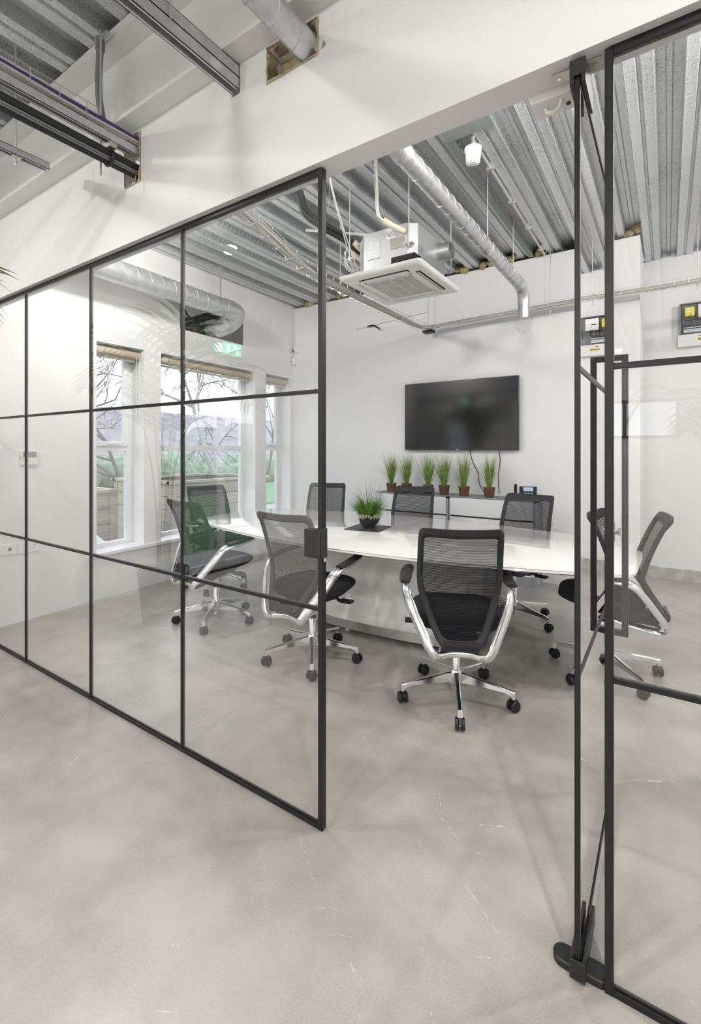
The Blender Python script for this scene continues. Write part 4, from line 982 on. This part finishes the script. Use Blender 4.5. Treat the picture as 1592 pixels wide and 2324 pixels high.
# ------------------------------------------------------------------ the lobby side (seen direct at the left edge and in reflections)
def palm(x, y, label, fronds, h0, seed):
    t = thing('potted_palm', label, 'plant', (x,y,0)); random.seed(seed)
    part('planter', MB().lathe([(.15,0),(.16,.01),(.20,.40),(.20,.42),(.18,.42),(.17,.36),(.02,.36)],28), terracotta, t)
    part('soil', MB().lathe([(.0,.375),(.172,.375)],24), soil, t)
    sm = MB()
    for k, (az, L, rise) in enumerate(fronds):
        a = radians(az); bx_ = .05*cos(a*3); by_ = .05*sin(a*3)
        pts = [Vector((bx_,by_,.36)), Vector((bx_+.04*cos(a), by_+.04*sin(a), h0*.55)), Vector((bx_+L*.35*cos(a), by_+L*.35*sin(a), h0*.88)), Vector((bx_+L*.72*cos(a), by_+L*.72*sin(a), h0*rise)), Vector((bx_+L*cos(a), by_+L*sin(a), h0*rise-.22))]
        e = ease(pts, 8); sm = MB().tube(e, [.009*(1-i/len(e))+.002 for i in range(len(e))], 6)
        n = len(e)
        for i in range(int(n*.38), n-1):
            for s in (-1, 1):
                T = (e[i+1]-e[i-1]).normalized(); sd = T.cross(Vector((0,0,1))).normalized()*s
                f = (i/n-.38)/.62; L2 = .34*math.sin(pi*min(1,.25+f*.75))+.08
                d = (sd*.8+T*.65+Vector((0,0,.12))).normalized(); p = e[i].copy(); wd = .013; up = Vector((0,0,1))
                vs = []; seg = 4
                wv = d.cross(sd.cross(T)).normalized()
                for q in range(seg+1):
                    tt = q/seg; w = wd*(math.sin(pi*(.12+.88*tt))*.9+.02); vs += [p-wv*w, p+wv*w]; p = p+d*L2/seg; d = (d+Vector((0,0,-.22))).normalized()
                sm.add(vs, [(2*q,2*q+1,2*q+3,2*q+2) for q in range(seg)])
        part('frond', sm, palm_m, t, smooth=0)
    return t
palm(-3.40,.42,'tall potted palm at the left edge, only its leaf tips showing',[(25,.84,1.08),(65,.5,1.05),(110,.5,1.1),(150,.6,1.0),(200,.8,1.02),(245,.85,1.0),(285,.8,1.05),(320,.85,1.0),(350,.80,.92),(10,.6,1.12)],2.10,3)
palm(.55,-1.35,'potted palm seen only as a faint reflection in the right glass',[(20,.7,1.0),(75,.6,1.1),(130,.7,1.0),(180,.75,1.05),(230,.7,1.0),(290,.8,1.1),(335,.7,1.0)],1.75,8)
# exit sign over the garden door
ex = thing('exit_sign', 'lit green exit sign over the garden door, mirrored in the left glass', 'exit sign', lw(.02,-.95,2.46), TH)
part('casing', MB().box((-.02,-.20,0),(.02,.20,.155)), white_plastic, ex, bevel=.003)
part('face', MB().box((.02,-.19,.012),(.023,.19,.145)), exit_green, ex)
pc = MB(); X = .0245
def pq(*p): pc.add([(X,a,b) for a,b in p],[tuple(range(len(p)))])
pq((.09,.03),(.16,.03),(.16,.125),(.09,.125)); pq((-.02,.06),(.02,.06),(.02,.125),(-.02,.125)); pq((-.04,.065),(.04,.065),(0,.03)); pq((-.16,.03),(-.14,.03),(-.11,.075),(-.13,.085)); pq((-.13,.07),(-.10,.07),(-.09,.11),(-.12,.11)); pq((-.10,.075),(-.07,.045),(-.06,.055),(-.09,.09)); pq((-.105,.115),(-.085,.115),(-.085,.135),(-.105,.135)); pq((-.12,.10),(-.16,.09),(-.16,.10),(-.12,.112))
part('pictogram', pc, exit_white, ex, smooth=0)
# recessed spot lamps under the lobby deck, plus added meeting-room fill lamps
LAMPS = [(-3.35,-.24),(-1.5,-.75),(.7,-.2),(-3.2,-3.0),(-.6,-3.3),(1.9,-2.4),(-.76,-7.4),(-2.9,-6.0),(1.6,-5.5)]
FILL_LAMPS = [(-3.3,2.02),(-.55,1.95),(.9,2.6),(1.7,4.2)]  # out-of-view fill lamps added to brighten the meeting room
lm = MB().lathe([(.055,.012),(.062,0),(.068,.004),(.068,.09),(.05,.10)],24,cap=False).mesh('housing'); ln = MB().lathe([(.004,-.040),(.026,-.036),(.048,-.024),(.060,-.006),(.061,.004)],24).mesh('lens'); stm = MB().tube([(0,0,.1),(0,0,.20)],.01,8).mesh('stem')
where = ['nearest the window wall','left of the camera','right of the camera','second row by the window wall','second row in the middle','second row on the right','last row in the middle','last row by the window wall','last row on the right']
def lamp(x, y, z, label, watt, grp, down=False):
    t = thing('ceiling_lamp', label, 'lamp', (x,y,z), 0, grp)
    part('housing', lm, white_plastic, t); part('lens', ln, led_m, t); part('stem', stm, steel_rod, t)
    if down:      # the lobby lamps throw their light downward, the added room fill lamps glow all round
        l = bpy.data.lights.new('lamp_light', 'AREA'); l.shape = 'DISK'; l.size = .11; l.energy = watt; l.spread = pi
    else:
        l = bpy.data.lights.new('lamp_light', 'POINT'); l.shadow_soft_size = .06; l.energy = watt
    l.color = (1,.975,.945)
    o = bpy.data.objects.new('lamp_light', l); link(o, t); o.location = (0,0,-.045 if down else -.105)
for k, (x, y) in enumerate(LAMPS): lamp(x, y, 3.25, 'round white spot lamp under the lobby deck, '+where[k], 22 if k < 3 else 44, 'lobby spot lamps', True)
wh = ['hidden above the left glass panes','hidden above the doorway side','hidden above the right glass panes','beyond the right edge of the picture']
for k, (x, y) in enumerate(FILL_LAMPS): lamp(x, y, 3.26, 'fill lamp added under the meeting room deck, '+wh[k], 30 if k == 1 else 48, 'added meeting room fill lamps')

# ------------------------------------------------------------------ outside
struct('ground_outside', MB().box((-90,-40,-.35),(-4.4,70,-.2)), ground_m)
solo('lawn', MB().box((-13,-8,-.2),(-5.6,-.2,-.12)), lawn_m, 'green lawn beyond the garden door, mirrored in the left glass', 'grass')['kind'] = 'stuff'
solo('lawn', MB().box((-60,7.5,-.2),(-9.5,50,-.15)).box((-60,-8,-.2),(-14,7.5,-.15)), lawn_m, 'green grass slope far outside the windows', 'grass')['kind'] = 'stuff'
def planter(x0, x1, y0, y1, h, label):
    t = thing('planter_box', label, 'planter', ((x0+x1)/2,(y0+y1)/2,-.2), 0, 'raised timber planters outside')
    z0 = -.2; n = 5; mb = MB()
    for k in range(n):
        a = z0+.02+k*(h-z0-.06)/n; b = a+(h-z0-.06)/n-.008
        for q in ((x0,x0+.03,y0,y1),(x1-.03,x1,y0,y1),(x0,x1,y0,y0+.03),(x0,x1,y1-.03,y1)): mb.box((q[0],q[2],a),(q[1],q[3],b))
    part('boards', mb, timber, t, world=True)
    rm = MB().box((x0-.05,y0-.05,h-.04),(x0+.07,y1+.05,h)).box((x1-.07,y0-.05,h-.04),(x1+.05,y1+.05,h)).box((x0,y0-.05,h-.04),(x1,y0+.07,h)).box((x0,y1-.07,h-.04),(x1,y1+.05,h)); part('rim', rm, timber, t, world=True)
    for x in (x0,x1-.07):
        for y in (y0,y1-.07): part('corner_post', MB().box((x-.015,y-.015,z0),(x+.085,y+.085,h-.04)), timber, t, world=True)
    part('soil', MB().box((x0+.03,y0+.03,h-.25),(x1-.03,y1-.03,h-.14)), soil, t, world=True)
planter(-7.6,-6.05,2.25,3.45,.86,'weathered timber raised planter outside the narrow left window')
planter(-8.0,-6.4,4.55,6.6,.88,'long weathered timber raised planter outside the wide middle window')
# slanted board and bench outside window 1
pbn = thing('picnic_bench', 'grey timber bench leaning outside the narrow left window', 'bench', (-5.6,2.6,-.2), radians(10))
part('top', MB().box((-.35,-.5,.36),(.35,.5,.40)), timber, pbn); [part('leg', MB().box((a,b,0),(a+.06,b+.06,.37)), timber, pbn) for a in (-.3,.24) for b in (-.45,.39)]
part('brace', MB().band([(-.2,.0,.95),(.3,.35,.42)],.08,.02,(0,1,0)), pvc, pbn, label='pale slanted board')
def tree(x, y, h, seed, label, mat, spread=.5, depth=5, r0=.09, hang=0):
    random.seed(seed); t = thing('bare_tree', label, 'tree', (x,y,-.2)); tr = MB(); tw = MB()
    def grow(p, d, L, r, lev):
        pts = [p.copy()]; q = p.copy(); dd = d.copy(); n = 4
        for k in range(n):
            dd = (dd+Vector((random.gauss(0,.12),random.gauss(0,.12),random.gauss(.02,.08)-hang*(lev/depth)))).normalized(); q = q+dd*L/n; pts.append(q.copy())
        (tr if lev < 2 else tw).tube(pts, [max(.004,r*(1-.12*k)) for k in range(n+1)], 6 if lev < 3 else 4, caps=False)
        if lev >= depth: return
        for k in range(3 if lev else 5):
            i = random.randint(2,n) if lev else random.randint(1,n)
            ax = Vector((random.gauss(0,1),random.gauss(0,1),random.gauss(0,.5))).normalized()
            nd = (dd*(1-spread*.5)+ax*spread).normalized(); nd.z = max(nd.z, -.1); grow(pts[i], nd, L*random.uniform(.55,.75), r*.5, lev+1)
    grow(Vector((0,0,0)), Vector((.03,.02,1)).normalized(), h*.5, r0, 0)
    a = part('trunk', tr, mat, t); b = part('twigs', tw, twig_m, t); b['kind'] = 'stuff'
tree(-11.2,9.6,6.0,5,'bare silver birch with drooping twigs seen through the wide middle window',bark_m,.5,6,.09,.3)
tree(-9.8,4.1,4.8,12,'bare dark tree whose branches cross the top of the narrow left window',twig_m,.6,5,.10)
tree(-15,15.5,5.5,21,'bare bushy tree right of the birch through the wide middle window',twig_m,.6,6,.07)
tree(-13.5,7.9,5.0,33,'bare thin tree left of the birch through the wide middle window',twig_m,.6,5,.07)
random.seed(3); mb = MB()
for k in range(80):
    a = random.uniform(0,1); blob(mb, (-15-random.uniform(0,5), 3+26*a, random.uniform(-.2,.5)), random.uniform(.5,1.15), k, 14, 9, (1,1,.9))
o = solo('scrub_hedge', mb, bush_m, 'scrubby green hedge across the grass outside the windows', 'hedge', smooth=0); o['kind'] = 'stuff'
mb = MB()
for k in range(26): blob(mb, (-14-random.uniform(0,1.5), -11+.52*k, random.uniform(.3,1.0)), random.uniform(.8,1.3), k+200, 14, 9, (1,1,1.3))
o = solo('sky_screen_hedge', mb, bush_m, 'tall hedge added behind the lawn to screen sky from the garden door', 'hedge', smooth=0); o['kind'] = 'stuff'  # added hedge, keeps bright sky out of the partition's reflection
# wooded hill
mb = MB(); NX, NY = 26, 120; 
for i in range(NX):
    for j in range(NY):
        x = -32-i*1.6; y = -20+j*1.15; hgt = 4.3*min(1,i/9)+1.8*min(1,i/20)+.5*mnoise.noise(Vector((x*.12,y*.12,0)))+.55*mnoise.noise(Vector((x*.9,y*.9,5)))*min(1,i/3)
        mb.v.append((x,y,-.3+hgt+ (.4 if i else 0)))
for i in range(NX-1):
    for j in range(NY-1): mb.f.append((i*NY+j,(i+1)*NY+j,(i+1)*NY+j+1,i*NY+j+1))
o = solo('wooded_hill', mb, hill_m, 'hazy lilac-grey wooded hillside on the horizon outside the windows', 'hill', smooth=0)

# ------------------------------------------------------------------ light
w = bpy.data.worlds.new('overcast_sky'); SC.world = w; w.use_nodes = True; nt = w.node_tree; bg = nt.nodes['Background']
tc = N(nt, 'ShaderNodeTexCoord'); sp = N(nt, 'ShaderNodeSeparateXYZ'); nt.links.new(tc.outputs['Generated'], sp.inputs[0])
rp = N(nt, 'ShaderNodeValToRGB'); rp.color_ramp.elements[0].position = 0; rp.color_ramp.elements[0].color = (.90,.93,.97,1); rp.color_ramp.elements[1].position = .8; rp.color_ramp.elements[1].color = (.78,.88,1,1)
nt.links.new(sp.outputs[2], rp.inputs[0]); nt.links.new(rp.outputs[0], bg.inputs[0]); bg.inputs[1].default_value = 1.9
def portal(x, y, z, sx, sy, rot, e, c=(.86,.93,1)):
    l = bpy.data.lights.new('daylight', 'AREA'); l.shape = 'RECTANGLE'; l.size = sx; l.size_y = sy; l.energy = e; l.color = c
    l.cycles.is_portal = True
    o = bpy.data.objects.new('daylight', l); link(o); o.matrix_world = rot; o.location = (x,y,z)
for h in WIN+[DOOR]:
    c = lw(-.3,(h[0]+h[1])/2,(h[2]+h[3])/2); portal(c.x,c.y,c.z,h[1]-h[0],h[3]-h[2],Matrix.Rotation(TH,4,'Z')@Matrix.Rotation(-pi/2,4,'Y')@Matrix.Rotation(pi/2,4,'Z'),1)
for a, b, c, d in ((-4.0,-2.6,.5,2.7),(-1.7,.2,1.6,2.4)): portal((a+b)/2,-8.95,(c+d)/2,b-a,d-c,Matrix.Rotation(pi/2,4,'X')@Matrix.Rotation(pi,4,'Y')@Matrix.Rotation(pi,4,'Z'),1)

SC.view_settings.view_transform = 'Standard'; SC.view_settings.look = 'None'; SC.view_settings.gamma = 1; SC.view_settings.exposure = 0.56
SC.view_settings.use_curve_mapping = False
cy_ = SC.cycles; cy_.max_bounces = 6; cy_.diffuse_bounces = 3; cy_.glossy_bounces = 3; cy_.transparent_max_bounces = 18; cy_.transmission_bounces = 2; cy_.use_adaptive_sampling = True; cy_.adaptive_threshold = .06; cy_.adaptive_min_samples = 16
cy_.sample_clamp_indirect = 6; cy_.caustics_reflective = False; cy_.caustics_refractive = False; cy_.use_denoising = True
